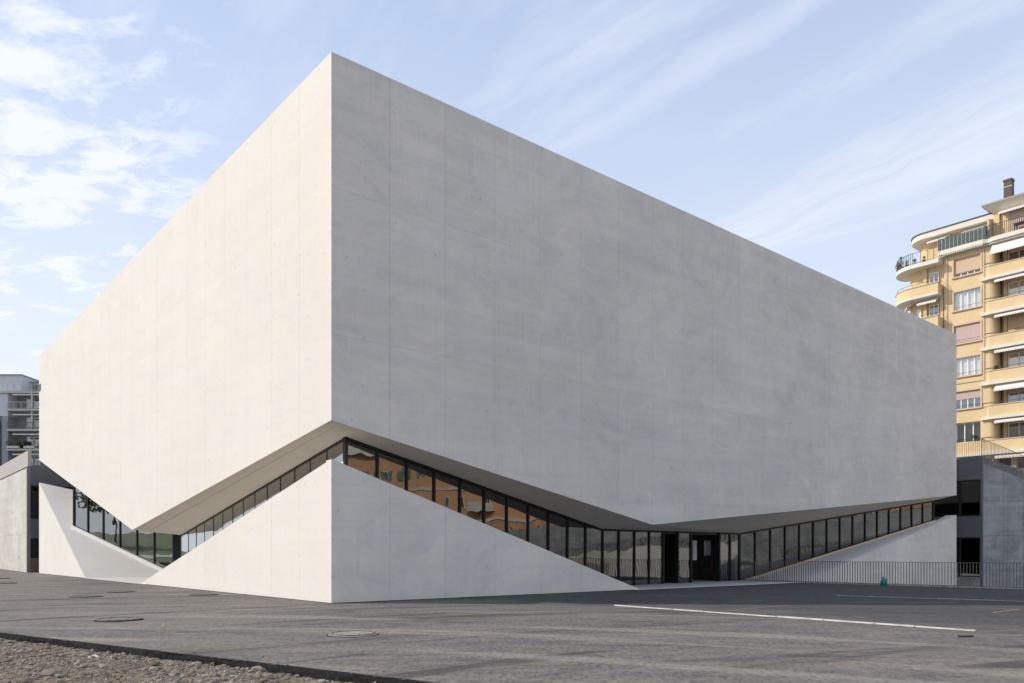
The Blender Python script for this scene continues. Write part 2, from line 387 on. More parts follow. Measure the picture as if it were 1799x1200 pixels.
# ------------------------------------------------------------------ ground
def ground():
    bm = bmesh.new()
    def axis(lo, hi, dense0, dense1, step):
        a = [lo, lo*0.5, lo*0.25] + list(np.arange(dense0, dense1+0.01, step)) + [hi*0.25, hi*0.5, hi]
        return sorted(set(a))
    xs = axis(-900, 900, -80, 90, 2.5); ys = axis(-900, 900, -60, 110, 2.5)
    vs = [[bm.verts.new((x, y, 0)) for y in ys] for x in xs]
    for i in range(len(xs)-1):
        for j in range(len(ys)-1): bm.faces.new((vs[i][j], vs[i+1][j], vs[i+1][j+1], vs[i][j+1]))
    def cut(co, no):
        bmesh.ops.bisect_plane(bm, geom=bm.verts[:]+bm.edges[:]+bm.faces[:], plane_co=co, plane_no=no)
    cut(W(26.35, 0), er); cut(W(0, -24), el)
    g0, g1 = Vector((-9.86, 15.0, 0)), Vector((-0.95, 9.36, 0)); gd = (g1-g0).normalized(); gn = Vector((gd.y, -gd.x, 0))
    if gn.dot(Vector((0, -1, 0))) < 0: gn = -gn
    cut(g0, gn)
    kill = []
    for f in bm.faces:
        c = f.calc_center_median(); d = c-Vector((CX, CY, 0))
        if d.dot(er) > 26.35 and d.dot(el) > -24 and c.y > -400: kill.append(f)
        elif (c-g0).dot(gn) > 0 and -170 < c.x < 170 and c.y > -170: kill.append(f)
    bmesh.ops.delete(bm, geom=kill, context='FACES')
    for v in bm.verts: v.co.z = gz(v.co.x, v.co.y)
    me = bpy.data.meshes.new('asphalt'); bm.to_mesh(me); bm.free(); me.materials.append(M['asphalt'])
    o = bpy.data.objects.new('asphalt', me); COL.objects.link(o); o['kind'] = 'structure'
    # ragged cut edge of the asphalt layer above the gravel
    e = MB(); rnd = random.Random(3); n = 520; L0, L1 = -16.0, 26.0
    prev = None; rows = []
    for i in range(n+1):
        p = g0+gd*(L0+(L1-L0)*i/n)
        w0 = 0.02*math.sin(i*0.11)+0.012*math.sin(i*0.37+1); j = [w0+rnd.uniform(-0.012, 0.022) for _ in range(4)]
        rows.append([p+gn*(-0.05)+Vector((0,0,0.002)), p+gn*(j[0])+Vector((0,0,0.002+rnd.uniform(-0.006, 0.006))), p+gn*(0.02+j[1])+Vector((0,0,-0.05)), p+gn*(0.035+j[2]*2)+Vector((0,0,-0.15))])
    vsx = [q for r_ in rows for q in r_]; fs = []
    for i in range(n):
        for k in range(3): fs.append((i*4+k, i*4+k+1, i*4+4+k+1, i*4+4+k))
    e.add(vsx, fs); e.build('asphalt_edge', M['asphalt_edge'], None, kind='structure')
    return g0, gd, gn
g0, gd, gn = ground()

# gravel strip: uneven dirt sheet, pebbles, single stones
def bumps(x, y):
    return (0.030*np.sin(1.7*x+0.8*y)*np.sin(1.1*y-0.6*x+1) + 0.018*np.sin(4.1*x-2.2*y+0.5)*np.sin(3.3*y+1.9*x)
            + 0.010*np.sin(9.7*x+3.1*y)*np.sin(8.3*y-4.4*x+2))
def gravel():
    step = 0.06; xs = np.arange(-17, 10, step); ys = np.arange(2.0, 19.5, step)
    X, Y = np.meshgrid(xs, ys, indexing='ij'); rs = np.random.RandomState(5)
    dist = (X-g0.x)*gn.x + (Y-g0.y)*gn.y
    Z = -0.108 + bumps(X, Y) * np.clip(dist/0.6, 0.2, 1) + rs.normal(0, 0.011, X.shape)
    keep = dist > -0.02
    idx = -np.ones(X.shape, int); idx[keep] = np.arange(keep.sum())
    vs = np.stack([X[keep], Y[keep], Z[keep]], 1)
    q = keep[:-1,:-1] & keep[1:,:-1] & keep[1:,1:] & keep[:-1,1:]
    fs = np.stack([idx[:-1,:-1][q], idx[1:,:-1][q], idx[1:,1:][q], idx[:-1,1:][q]], 1)
    me = bpy.data.meshes.new('dirt_ground'); me.from_pydata(vs.tolist(), [], fs.tolist()); me.materials.append(M['dirt'])
    o = bpy.data.objects.new('dirt_ground', me); COL.objects.link(o); o['kind'] = 'structure'
    MB().add([(-40, -30, -0.2), (30, -30, -0.2), (30, 40, -0.2), (-40, 40, -0.2)], [(0,1,2,3)])
    b = MB(); b.add([(-175, -175, -0.22), (175, -175, -0.22), (175, 18, -0.22), (-9, 18, -0.22), (-175, 122, -0.22)], [(0,1,2,3,4)])  # dirt sheet stretched far out of view to bounce light onto the hall
    b.build('dirt_bounce_sheet', M['dirt'], None, kind='structure')
    # pebbles: lumpy octahedra-based pieces, one object
    t = (1+5**0.5)/2
    ico = np.array([(-1,t,0),(1,t,0),(-1,-t,0),(1,-t,0),(0,-1,t),(0,1,t),(0,-1,-t),(0,1,-t),(t,0,-1),(t,0,1),(-t,0,-1),(-t,0,1)])/np.sqrt(1+t*t)
    icf = np.array([(0,11,5),(0,5,1),(0,1,7),(0,7,10),(0,10,11),(1,5,9),(5,11,4),(11,10,2),(10,7,6),(7,1,8),(3,9,4),(3,4,2),(3,2,6),(3,6,8),(3,8,9),(4,9,5),(2,4,11),(6,2,10),(8,6,7),(9,8,1)])
    n = 42000
    px = rs.uniform(-12, 4, n*3); py = rs.uniform(7.0, 17, n*3)
    d = (px-g0.x)*gn.x+(py-g0.y)*gn.y
    spill = (d > -0.45) & (rs.uniform(0, 1, n*3) < 0.035*np.exp(np.minimum(d, 0)/0.15))
    vis = ((d > 0.03) | spill) & (py > 7.6) & (np.abs(px) < py*0.72)
    dens = 0.45+0.55*(np.sin(px*1.3+py*2.1)*np.sin(py*1.9-px*0.7) > -0.1)
    vis &= rs.uniform(0, 1, n*3) < dens
    px, py, d = px[vis][:n], py[vis][:n], d[vis][:n]; n = len(px)
    s = np.exp(rs.normal(-4.62, 0.66, n)).clip(0.004, 0.07)
    pz = np.where(d > 0.0, -0.108+bumps(px, py)*np.clip(d/0.6, 0.2, 1), 0.0)
    s = np.where(d > 0.0, s, np.minimum(s, 0.02))
    V = ico[None]*rs.uniform(0.72, 1.18, (n,12,1))*np.stack([rs.uniform(0.8,1.4,n), rs.uniform(0.8,1.3,n), rs.uniform(0.5,0.9,n)],1)[:,None,:]*s[:,None,None]
    a = rs.uniform(0, 6.28, n); ca, sa = np.cos(a)[:,None], np.sin(a)[:,None]
    V = np.stack([V[...,0]*ca-V[...,1]*sa+px[:,None], V[...,0]*sa+V[...,1]*ca+py[:,None], V[...,2]+(pz+s*0.25)[:,None]],2)
    F = (icf[None]+(np.arange(n)*12)[:,None,None]).reshape(-1,3)
    me = bpy.data.meshes.new('gravel'); me.from_pydata(V.reshape(-1,3).tolist(), [], F.tolist()); me.materials.append(M['stone'])
    at = me.attributes.new('tone', 'FLOAT', 'POINT'); at.data.foreach_set('value', np.repeat(rs.uniform(0,1,n), 12))
    o = bpy.data.objects.new('gravel', me); COL.objects.link(o); o['kind'] = 'stuff'
gravel()

def stone(x, y, s, flat, label, group=None, tone=None, z=None):
    bm = bmesh.new(); bmesh.ops.create_icosphere(bm, subdivisions=2, radius=1)
    rnd = random.Random(int(x*1000+y*77))
    axs = [(Vector((rnd.gauss(0,1), rnd.gauss(0,1), rnd.gauss(0,1))).normalized(), rnd.uniform(0.55, 0.85)) for _ in range(9)]
    for v in bm.verts:
        for ax, lim in axs:
            dd = v.co.dot(ax)
            if dd > lim: v.co -= ax*(dd-lim)
        v.co *= rnd.uniform(0.96, 1.04)
        v.co = Vector((v.co.x*s*rnd.uniform(0.97,1.03), v.co.y*s*0.85, v.co.z*s*flat))
    me = bpy.data.meshes.new('stone'); bm.to_mesh(me); bm.free(); me.materials.append(M['stone'])
    o = bpy.data.objects.new('stone', me); COL.objects.link(o)
    zz = -0.108 if z is None else z
    o.location = (x, y, zz+s*flat*0.55); o.rotation_euler = (0, 0, rnd.uniform(0, 6))
    return tag(o, label, 'stone', group)
stone(-3.95, 11.72, 0.075, 0.8, 'pale angular stone lying against the cut asphalt edge, above the large tan block')
stone(-3.72, 11.62, 0.03, 0.8, 'tiny white stone perched on top of the asphalt edge', z=0.0)
stone(-3.55, 10.85, 0.105, 0.7, 'largest tan blocky stone in the gravel below the asphalt edge')
stone(-3.38, 10.42, 0.075, 0.8, 'tan rounded stone just below the largest blocky stone')
stone(-3.20, 10.22, 0.09, 0.75, 'pale broad stone right of the tan rounded stone in the gravel')
stone(-3.60, 10.18, 0.06, 0.8, 'small tan wedge of stone at the lower left of the stone cluster')
stone(-9.85, 14.75, 0.055, 0.8, 'round tan stone below the asphalt edge at the left border of the photo')
stone(-8.20, 13.75, 0.055, 0.8, 'round tan stone below the asphalt edge, second from the left border')
stone(-6.58, 12.72, 0.05, 0.8, 'small buff stone below the asphalt edge, below the two short chalk dashes')
stone(-2.75, 10.52, 0.055, 0.85, 'small round stone at the asphalt edge right of the stone cluster')
stone(-1.72, 9.85, 0.045, 0.85, 'small grey stone at the asphalt edge nearest the bottom of the photo')
stone(-4.55, 10.52, 0.08, 0.7, 'dusty brown stone half sunk in dirt left of the stone cluster')
stone(-6.25, 10.55, 0.16, 0.38, 'low broad dusty clod on the dirt left of the stones')
stone(-2.42, 9.92, 0.07, 0.7, 'flat pale stone near the bottom edge right of the cluster')

# ------------------------------------------------------------------ exhibition hall
hall = empty('exhibition_hall', W(0, 0), BROT, 'pale concrete hall with a windowless upper block floating over slanted strips of glass', 'exhibition hall')
H = 16.5
ROWS = [-5, 3.66, 8.06, 12.46, 30]
def faced(name, poly, face, cols, rows=ROWS, t=0.03, depth=0.37, lab=None, endcap=True):
    """a wall lying in the facade plane: core behind, cast panels with recessed joints in front.  face 'R': plane v=0, 'L': plane u=0"""
    def P(p, dpt): return (p[0], dpt, p[1]) if face == 'R' else (dpt, p[0], p[1])
    core = MB()
    cp = clip(poly, (0.032 if face == 'R' else depth), 99, 0)
    core.loft([P(p, t) for p in cp], [P(p, t+depth) for p in cp])
    mt = M['conc'] if face == 'R' else M['conc_sunlit']
    o = core.build(name, mt, hall)
    g = 0.0045; gh = 0.0026 if face == 'R' else 0.0012
    x0 = min(p[0] for p in poly); x1 = max(p[0] for p in poly)
    cs = [c for c in cols if x0+0.3 < c < x1-0.3]; cs = [x0-9] + cs + [x1+9]
    jr = random.Random(len(poly)+int(x1*10)); gs = [jr.uniform(0.0026, 0.0046) for _ in cs]
    for i in range(len(cs)-1):
        pc = clip(poly, cs[i]+gs[i], cs[i+1]-gs[i+1], 0)
        if len(pc) < 3: continue
        for j in range(len(rows)-1):
            h1 = gh*(1.0 if (i*7+j*3) % 5 in (0, 1) else 0.25)
            q = clip(pc, rows[j]+h1, rows[j+1]-h1, 1)
            if len(q) < 3 or area(q) < 0.004: continue
            if face == 'L': q = clip(q, t, 99, 0)      # the right face's panels close the corner
            if len(q) < 3: continue
            MB().loft([P(p, 0) for p in q], [P(p, t) for p in q]).build('concrete_panel', mt, o)
    return o
COLS_R = [2.02+2.135*k for k in range(24)]
COLS_L = [2.19+2.18*k for k in range(24)]
UR, VL = 47.3, 47.9
upR = [(0, 5.48), (14.83, 2.66), (UR, 5.37), (UR, H), (0, H)]
upL = [(0, 5.48), (21.75, 2.62), (VL, 8.5), (VL, H), (0, H)]
faced('upper_wall', upR, 'R', COLS_R)
faced('upper_wall', upL, 'L', COLS_L)
b = MB(); b.box(0.4, UR-0.4, 0.4, VL-0.4, H-0.6, H-0.25); b.build('roof', M['conc_top'], hall)
b = MB(); b.box(UR-0.4, UR, 0.4, VL, 5.37, H); b.build('end_wall', M['conc'], hall)
b = MB(); b.box(0.4, UR-0.4, VL-0.4, VL, 8.5, H); b.build('end_wall', M['conc'], hall)
# camera niche near the far left edge
b = MB(); b.box(-0.02, 0.0, VL-0.75, VL-0.05, 13.75, 14.25); b.build('dark_niche', M['black'], hall)

# soffits -----------------------------------------------------------
G = (1.0, 1.0)
R1, R2, R3 = (19.3, 3.05), (26.4, 3.45), (44.9, 0.6)
KU, KV = 14.3, 2.48                                          # fold of the glass head
V1, N1, L1 = (2.0, 20.4), (4.9, 31.2), (0.79, 39.5)
def slab3(pts, m, t=0.12, name='soffit_panel'):
    MB().loft(pts, [(x, y, z+t) for x, y, z in pts]).build(name, m, hall)
def lerp(a, b_, t): return tuple(a[k]+(b_[k]-a[k])*t for k in range(3))
def soffit_quad(fa, fb, gb, ga, cut=0.32):
    g = 0.006
    slab3([fa, fb, lerp(fb, gb, cut-g), lerp(fa, ga, cut-g)], M['soffit'])
    slab3([lerp(fa, ga, cut+g), lerp(fb, gb, cut+g), gb, ga], M['soffit'])
e = 0.02
GT = (G[0], G[1], 5.17); KT = (KU, KV, 2.53); R2T = (R2[0], R2[1], 2.52); R3T = (R3[0], R3[1], 4.93)
soffit_quad((e, e, 5.488), (14.83, e, 2.668), KT, GT)
slab3([(14.83, e, 2.668), R2T, (R1[0], R1[1], 2.525), KT], M['soffit'])
slab3([(14.83, e, 2.668), (UR-e, e, 5.378), R3T, R2T], M['soffit'])
VT = (V1[0], V1[1], 2.36)
PT = (2.9, 22.3, 2.74)
soffit_quad((e, e, 5.488), GT, VT, (e, 21.75, 2.628), 0.0) if False else None
g_ = 0.006; c_ = 0.32
fa, fb = (e, e, 5.488), (e, 21.75, 2.628)
slab3([fa, lerp(fa, GT, c_-g_), lerp(fb, VT, c_-g_), fb], M['soffit'])
slab3([lerp(fa, GT, c_+g_), GT, VT, lerp(fb, VT, c_+g_)], M['soffit'])
N1T = (N1[0], N1[1], 4.3); L1T = (L1[0], L1[1], 6.75)
slab3([fb, VT, N1T], M['soffit']); slab3([fb, N1T, L1T], M['soffit']); slab3([fb, L1T, (e, VL-e, 8.508)], M['soffit'])
slab3([L1T, (2.6, VL-e, 8.4), (e, VL-e, 8.508)], M['soffit'])
# closed floor of the upper block above the glazing heads (keeps daylight out of the hall)
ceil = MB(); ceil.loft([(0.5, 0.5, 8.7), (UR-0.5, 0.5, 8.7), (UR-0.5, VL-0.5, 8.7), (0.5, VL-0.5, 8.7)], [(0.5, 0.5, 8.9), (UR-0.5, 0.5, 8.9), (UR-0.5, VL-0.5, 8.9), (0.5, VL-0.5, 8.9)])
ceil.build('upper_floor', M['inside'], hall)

# plinths -----------------------------------------------------------
def zf(u, v):            # ground under the hall
    p = W(u, v); return gz(p.x, p.y)
A0 = 4.32
sR, sL = A0/13.9, A0/19.9
frontR = [(0, -0.8), (13.9+0.8/sR*0.999, -0.8), (0, A0)]
frontL = [(0, -0.8), (19.9+0.8/sL*0.999, -0.8), (0, A0)]
p1 = faced('plinth', frontR, 'R', COLS_R, [-9, 30]); p2 = faced('plinth', frontL, 'L', COLS_L, [-9, 30])
zR = lambda u: A0-sR*u
zL = lambda v: A0-sL*v
GB = zR(1.0)-0.01
b = MB()
b.loft([(0.03, 0.4, A0-0.03), (16.5, 0.4, zR(16.5)), (16.5, 2.9, zR(16.5)), (1.0, 1.0, GB)], [(0.03, 0.4, A0-0.4), (16.5, 0.4, zR(16.5)-0.4), (16.5, 2.9, zR(16.5)-0.4), (1.0, 1.0, GB-0.4)])
b.loft([(0.4, 0.03, A0-0.03), (1.0, 1.0, GB), (2.2, 23.5, zL(23.5)), (0.4, 23.5, zL(23.5))], [(0.4, 0.03, A0-0.4), (1.0, 1.0, GB-0.4), (2.2, 23.5, zL(23.5)-0.4), (0.4, 23.5, zL(23.5)-0.4)])
b.build('plinth_top', M['conc_top'], hall)
# right plinth beside the railing
zP = lambda u: 0.2*(u-27.3)
rightP = [(26.45, -2.2), (UR, -2.2), (UR, zP(UR)), (26.45, zP(26.45))]
faced('plinth', rightP, 'R', [c-0.4 for c in COLS_R], [-9, 30])
b = MB()
b.loft([(26.45, 0.031, zP(26.45)-0.002), (UR, 0.031, zP(UR)-0.002), (UR, 0.7, zP(UR)-0.002), (R3[0], R3[1]-0.1, zP(R3[0])-0.002), (26.45, R2[1]-0.12, zP(26.45)-0.002)],
       [(26.45, 0.031, -2.2), (UR, 0.031, -2.2), (UR, 0.7, -2.2), (R3[0], R3[1]-0.1, -2.2), (26.45, R2[1]-0.12, -2.2)])
b.build('plinth_top', M['conc_top'], hall)
# left plinth: sunlit triangle and the tilted face that drops inwards
def zl(u, v): return -0.18+0.442*(v-32.2)+0.12*u
leftP = [(31.0, -0.8), (VL, -0.8), (VL, zl(0, VL)), (31.0, zl(0, 31.0))]
faced('plinth', leftP, 'L', COLS_L, [-9, 30], depth=0.02)
b = MB(); top = [(0.052, 30.0), (0.052, VL), (9.0, 39.6), (9.0, 30.0)]
b.loft([(u, v, zl(u, v)-0.002) for u, v in top], [(u, v, -3.0) for u, v in top])
b.build('plinth_slope', M['conc_top'], hall)

# bitumen joint where the asphalt meets the front plinth
def foot(fixed, a0, a1, n=40):
    rnd_ = random.Random(int(a1*10)); pts = []
    for i in range(n+1):
        t = a0+(a1-a0)*i/n; wd = rnd_.uniform(0.03, 0.085)
        u0, v0, u1, v1 = (t, -0.001, t, -wd) if fixed == 'v' else (-0.001, t, -wd, t)
        pts += [(u0, v0, zf(u0, v0)+0.012), (u1, v1, zf(u1, v1)+0.004)]
    b = MB(); b.add(pts, [(2*i, 2*i+1, 2*i+3, 2*i+2) for i in range(n)]); b.build('joint_strip', M['asphalt_edge'], hall, fix=False)
foot('v', -0.03, 13.9); foot('u', -0.03, 19.9); foot('u', 32.4, VL)
# glazing -----------------------------------------------------------
def glaze(p0, p1, n, zb, zt, skip=(), mull=0.06, dep=0.15, mat_='glass', first=True, last=True, head=True, sill=True):
    p0, p1 = Vector(p0), Vector(p1); d = (p1-p0); L = d.length; d.normalize(); nn = Vector((-d.y, d.x))
    ts = n if isinstance(n, (list, tuple)) else [i/n for i in range(n+1)]
    rnd = random.Random(int(L*1000))
    for i, t in enumerate(ts):
        if (i == 0 and not first) or (i == len(ts)-1 and not last): continue
        c = p0+d*L*t; ww = mull*(1.6 if i in (0, len(ts)-1) else 1)
        q = [c-d*ww/2-nn*dep/2, c+d*ww/2-nn*dep/2, c+d*ww/2+nn*dep/2, c-d*ww/2+nn*dep/2]
        bb, tt = zb(c.x, c.y), zt(c.x, c.y)
        if tt-bb < 0.03: continue
        MB().loft([(k.x, k.y, bb) for k in q], [(k.x, k.y, tt) for k in q]).build('mullion', M['black'], hall)
    for i in range(len(ts)-1):
        if i in skip: continue
        a, c = p0+d*(L*ts[i]+0.02), p0+d*(L*ts[i+1]-0.02)
        w_ = rnd.uniform(-1, 1)*0.0025
        a2, c2 = a+nn*w_, c-nn*w_
        th = nn*0.012
        lo = [(a2-th, zb(a.x, a.y)), (c2-th, zb(c.x, c.y))]; hi = [(a2-th, zt(a.x, a.y)), (c2-th, zt(c.x, c.y))]
        if hi[0][1]-lo[0][1] < 0.02 and hi[1][1]-lo[1][1] < 0.02: continue
        f_ = [(lo[0][0].x, lo[0][0].y, lo[0][1]), (lo[1][0].x, lo[1][0].y, lo[1][1]), (hi[1][0].x, hi[1][0].y, max(hi[1][1], lo[1][1]+0.01)), (hi[0][0].x, hi[0][0].y, max(hi[0][1], lo[0][1]+0.01))]
        b_ = [(x+2*th.x, y+2*th.y, z) for x, y, z in f_]
        MB().loft(f_, b_).build('glass_pane', M[mat_], hall)
        if head:
            z0, z1 = hi[0][1], hi[1][1]; h_ = 0.09
            q = [a-nn*dep/2-d*0.02, c-nn*dep/2+d*0.02, c+nn*dep/2+d*0.02, a+nn*dep/2-d*0.02]; zz_ = [z0, z1, z1, z0]
            MB().loft([(k.x, k.y, z-h_) for k, z in zip(q, zz_)], [(k.x, k.y, z-0.001) for k, z in zip(q, zz_)]).build('head_rail', M['black'], hall)
def planez(a, b_, c):
    n = (Vector(b_)-Vector(a)).cross(Vector(c)-Vector(a)); a = Vector(a)
    return lambda u, v: a.z-((u-a.x)*n.x+(v-a.y)*n.y)/n.z
# right, corner to entrance
def zt_r(u, v): return 5.17+(2.53-5.17)*(u-1.0)/(KU-1.0) if u < KU else 2.53
glaze(G, R1, 15, lambda u, v: max(zR(u), zf(u, v))-0.02, zt_r)
fl = lambda u, v: zf(u, v)-0.02
tt = lambda u, v: 2.525
fr = [0, 0.175, 0.335, 0.71, 0.86, 1.0]
glaze(R1, R2, fr, fl, tt, skip=(0, 2), first=False, last=False, mull=0.10)
glaze(R2, R3, 15, lambda u, v: zP(u)-0.01, lambda u, v: 2.52+(4.93-2.52)*(u-R2[0])/(R3[0]-R2[0]))
b = MB()                                                   # pale timber-coloured sill strip along the rising glass
d = (Vector(R3)-Vector(R2)).normalized(); nn = Vector((d.y, -d.x))
q0, q1 = Vector(R2)+nn*0.10, Vector(R3)+nn*0.10
b.loft([(q0.x, q0.y, zP(q0.x)-0.03), (q0.x+nn.x*0.1, q0.y+nn.y*0.1, zP(q0.x)-0.03), (q0.x+nn.x*0.1, q0.y+nn.y*0.1, zP(q0.x)+0.10), (q0.x, q0.y, zP(q0.x)+0.10)],
       [(q1.x, q1.y, zP(q1.x)-0.03), (q1.x+nn.x*0.1, q1.y+nn.y*0.1, zP(q1.x)-0.03), (q1.x+nn.x*0.1, q1.y+nn.y*0.1, zP(q1.x)+0.10), (q1.x, q1.y, zP(q1.x)+0.10)])
b.build('sill', M['wood_sill'] if 'wood_sill' in M else M['ochre_trim'], hall)
# left, corner to recess
glaze(G, V1, 14, lambda u, v: max(zL(v), zf(u, v)-0.15)-0.02, lambda u, v: 5.17+(2.36-5.17)*(v-1.0)/(V1[1]-1.0), first=False, mat_='glass_left', mull=0.045, dep=0.05)
ztl = lambda u, v: 2.36+(4.3-2.36)*(v-V1[1])/(N1[1]-V1[1])
glaze(V1, N1, [0, 0.06, 0.12, 0.28, 0.44, 0.62, 0.8, 1.0], lambda u, v: -0.35, ztl, skip=(1,), first=False)
glaze(N1, L1, [0.0, 0.183, 0.352, 0.520, 0.691, 0.851, 1.0], lambda u, v: zl(u, v)-0.01, lambda u, v: 4.3+(6.75-4.3)*(N1[0]-u)/(N1[0]-L1[0]), mull=0.09, mat_='glass_left')
glaze(L1, (2.37, VL-0.2), 5, lambda u, v: zl(u, v)-0.01, lambda u, v: 7.4)
d = (Vector(L1)-Vector(N1)).normalized(); nn = Vector((-d.y, d.x))
if nn.x > 0: nn = -nn
q0, q1 = Vector(N1)+nn*0.09, Vector(L1)+nn*0.09
def sq(q): z = zl(q.x, q.y); return [(q.x, q.y, z-0.1), (q.x+nn.x*0.16, q.y+nn.y*0.16, z-0.1), (q.x+nn.x*0.16, q.y+nn.y*0.16, z+0.14), (q.x, q.y, z+0.17)]
MB().loft(sq(q0), sq(q1)).build('sill', M['white'], hall)

# entrance doors: two openings with dark frames and inner glazed doors
def doorway(t0, t1):
    p, q = Vector(R1).lerp(Vector(R2), t0), Vector(R1).lerp(Vector(R2), t1); d = (q-p).normalized(); n = Vector((-d.y, d.x))
    z0, z1 = zf(p.x, p.y), 2.52
    f = MB(); dep = 0.22
    for c, sgn in ((p, 1), (q, -1)):
        a = c; e_ = c+d*0.07*sgn
        f.loft([(a.x, a.y, z0), (e_.x, e_.y, z0), (e_.x+n.x*dep, e_.y+n.y*dep, z0), (a.x+n.x*dep, a.y+n.y*dep, z0)], [(a.x, a.y, z1), (e_.x, e_.y, z1), (e_.x+n.x*dep, e_.y+n.y*dep, z1), (a.x+n.x*dep, a.y+n.y*dep, z1)])
    f.loft([(p.x, p.y, z1-0.14), (q.x, q.y, z1-0.14), (q.x+n.x*dep, q.y+n.y*dep, z1-0.14), (p.x+n.x*dep, p.y+n.y*dep, z1-0.14)], [(p.x, p.y, z1-0.01), (q.x, q.y, z1-0.01), (q.x+n.x*dep, q.y+n.y*dep, z1-0.01), (p.x+n.x*dep, p.y+n.y*dep, z1-0.01)])
    fo = f.build('door_frame', M['black'], hall)
    m = 2 if (q-p).length > 1.6 else 1
    for i in range(m):
        a, c = p.lerp(q, i/m)+n*2.2, p.lerp(q, (i+1)/m)+n*2.2
        lf = MB(); w_ = 0.09
        for s0, s1 in ((a, a+d*w_), (c-d*w_, c)):
            lf.loft([(s0.x, s0.y, z0), (s1.x, s1.y, z0), (s1.x+n.x*.06, s1.y+n.y*.06, z0), (s0.x+n.x*.06, s0.y+n.y*.06, z0)], [(s0.x, s0.y, z1), (s1.x, s1.y, z1), (s1.x+n.x*.06, s1.y+n.y*.06, z1), (s0.x+n.x*.06, s0.y+n.y*.06, z1)])
        for zz0, zz1 in ((z0, z0+0.12), (0.95, 1.15), (z1-0.2, z1)):
            lf.loft([(a.x, a.y, zz0), (c.x, c.y, zz0), (c.x+n.x*.055, c.y+n.y*.055, zz0), (a.x+n.x*.055, a.y+n.y*.055, zz0)], [(a.x, a.y, zz1), (c.x, c.y, zz1), (c.x+n.x*.055, c.y+n.y*.055, zz1), (a.x+n.x*.055, a.y+n.y*.055, zz1)])
        lo = lf.build('door', M['black'], hall)
        gq = [a+d*0.05+n*0.02, c-d*0.05+n*0.02, c-d*0.05+n*0.04, a+d*0.05+n*0.04]
        MB().loft([(k.x, k.y, z0+0.1) for k in gq], [(k.x, k.y, z1-0.1) for k in gq]).build('pane', M['glass_dark'], lo)
    return p, q, d, n
dw1 = doorway(fr[0]+0.004, fr[1]-0.004); dw2 = doorway(fr[2]+0.004, fr[3]-0.004)
# an open outer leaf with its stay, by the first opening
p, q, d, n = dw1
b = MB(); a = q-d*0.08
b.loft([(a.x, a.y, -0.05), (a.x+d.x*.06, a.y+d.y*.06, -0.05), (a.x+d.x*.06+n.x*.7, a.y+d.y*.06+n.y*.7, -0.05), (a.x+n.x*.7, a.y+n.y*.7, -0.05)],
       [(a.x, a.y, 2.4), (a.x+d.x*.06, a.y+d.y*.06, 2.4), (a.x+d.x*.06+n.x*.7, a.y+d.y*.06+n.y*.7, 2.4), (a.x+n.x*.7, a.y+n.y*.7, 2.4)])
leaf = b.build('door', M['black'], hall, label='open black door leaf at the entrance')
c = a-n*0.06
b = MB(); b.bar((c.x, c.y, 0.42), (c.x+d.x*0.55-n.x*0.1, c.y+d.y*0.55-n.y*0.1, -0.03), 0.03); b.build('door_stay', M['black'], leaf)
for z in (0.15, 0.34, 0.5, 0.9, 1.1, 1.55, 1.8, 2.1):
    MB().tube([(c.x-n.x*0.06, c.y-n.y*0.06, z), (c.x-n.x*0.08, c.y-n.y*0.08, z+0.001)], 0.014, 6).build('bolt', M['white'], leaf)

# interior -----------------------------------------------------------
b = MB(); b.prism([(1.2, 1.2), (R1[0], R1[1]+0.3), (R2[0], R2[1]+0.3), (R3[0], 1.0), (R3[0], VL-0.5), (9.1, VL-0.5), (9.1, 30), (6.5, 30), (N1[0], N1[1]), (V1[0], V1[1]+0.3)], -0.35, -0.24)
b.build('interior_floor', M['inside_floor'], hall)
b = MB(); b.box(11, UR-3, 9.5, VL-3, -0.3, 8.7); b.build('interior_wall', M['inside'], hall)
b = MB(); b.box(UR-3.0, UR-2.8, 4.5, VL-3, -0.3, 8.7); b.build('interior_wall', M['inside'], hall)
b = MB(); b.loft([(3.4, 2.2, -0.3), (4.6, 20.0, -0.3), (4.8, 20.0, -0.3), (3.6, 2.2, -0.3)], [(3.4, 2.2, 6.5), (4.6, 20.0, 6.5), (4.8, 20.0, 6.5), (3.6, 2.2, 6.5)]); b.build('interior_lining', M['lining'], hall)  # pale wall added behind the left glass to lighten the dark strip
# things seen in the dark entrance
p, q, d, n = dw2
def ins(t, dep, z): k = p.lerp(q, t)+n*dep; w_ = W(k.x, k.y); return Vector((w_.x, w_.y, z))
o = MB().tube([ins(0.46, 0.8, 2.3), ins(0.48, 0.8, 1.9), ins(0.53, 0.8, 1.75), ins(0.47, 0.8, 1.55), ins(0.52, 0.8, 1.3)], 0.03, 8).build('red_cable', M['red'], None, True)
tag(o, 'red cable hanging inside the left half of the open dark doorway', 'cable')
o = MB().tube([ins(1.18, 0.7, 1.15), ins(1.20, 0.7, 0.9), ins(1.17, 0.7, 0.7), ins(1.19, 0.7, 0.55)], 0.035, 8).build('red_cable', M['red'], None, True)
tag(o, 'short red cable hanging low inside the right half of the open doorway', 'cable')
def board(t0, t1, dep, z0, z1, label):
    a, c = ins(t0, dep, 0), ins(t1, dep, 0); nb = Vector((el.x, el.y, 0))*0.03
    o = MB().loft([(a.x, a.y, z0), (c.x, c.y, z0), (c.x+nb.x, c.y+nb.y, z0), (a.x+nb.x, a.y+nb.y, z0)], [(a.x, a.y, z1), (c.x, c.y, z1), (c.x+nb.x, c.y+nb.y, z1), (a.x+nb.x, a.y+nb.y, z1)]).build('board', M['paper'], None)
    tag(o, label, 'board')
board(0.60, 0.74, 0.9, 1.05, 2.1, 'tall narrow white board standing inside the left half of the doorway')
board(1.08, 1.32, 1.0, 1.3, 2.1, 'broad white board inside the right half of the doorway')

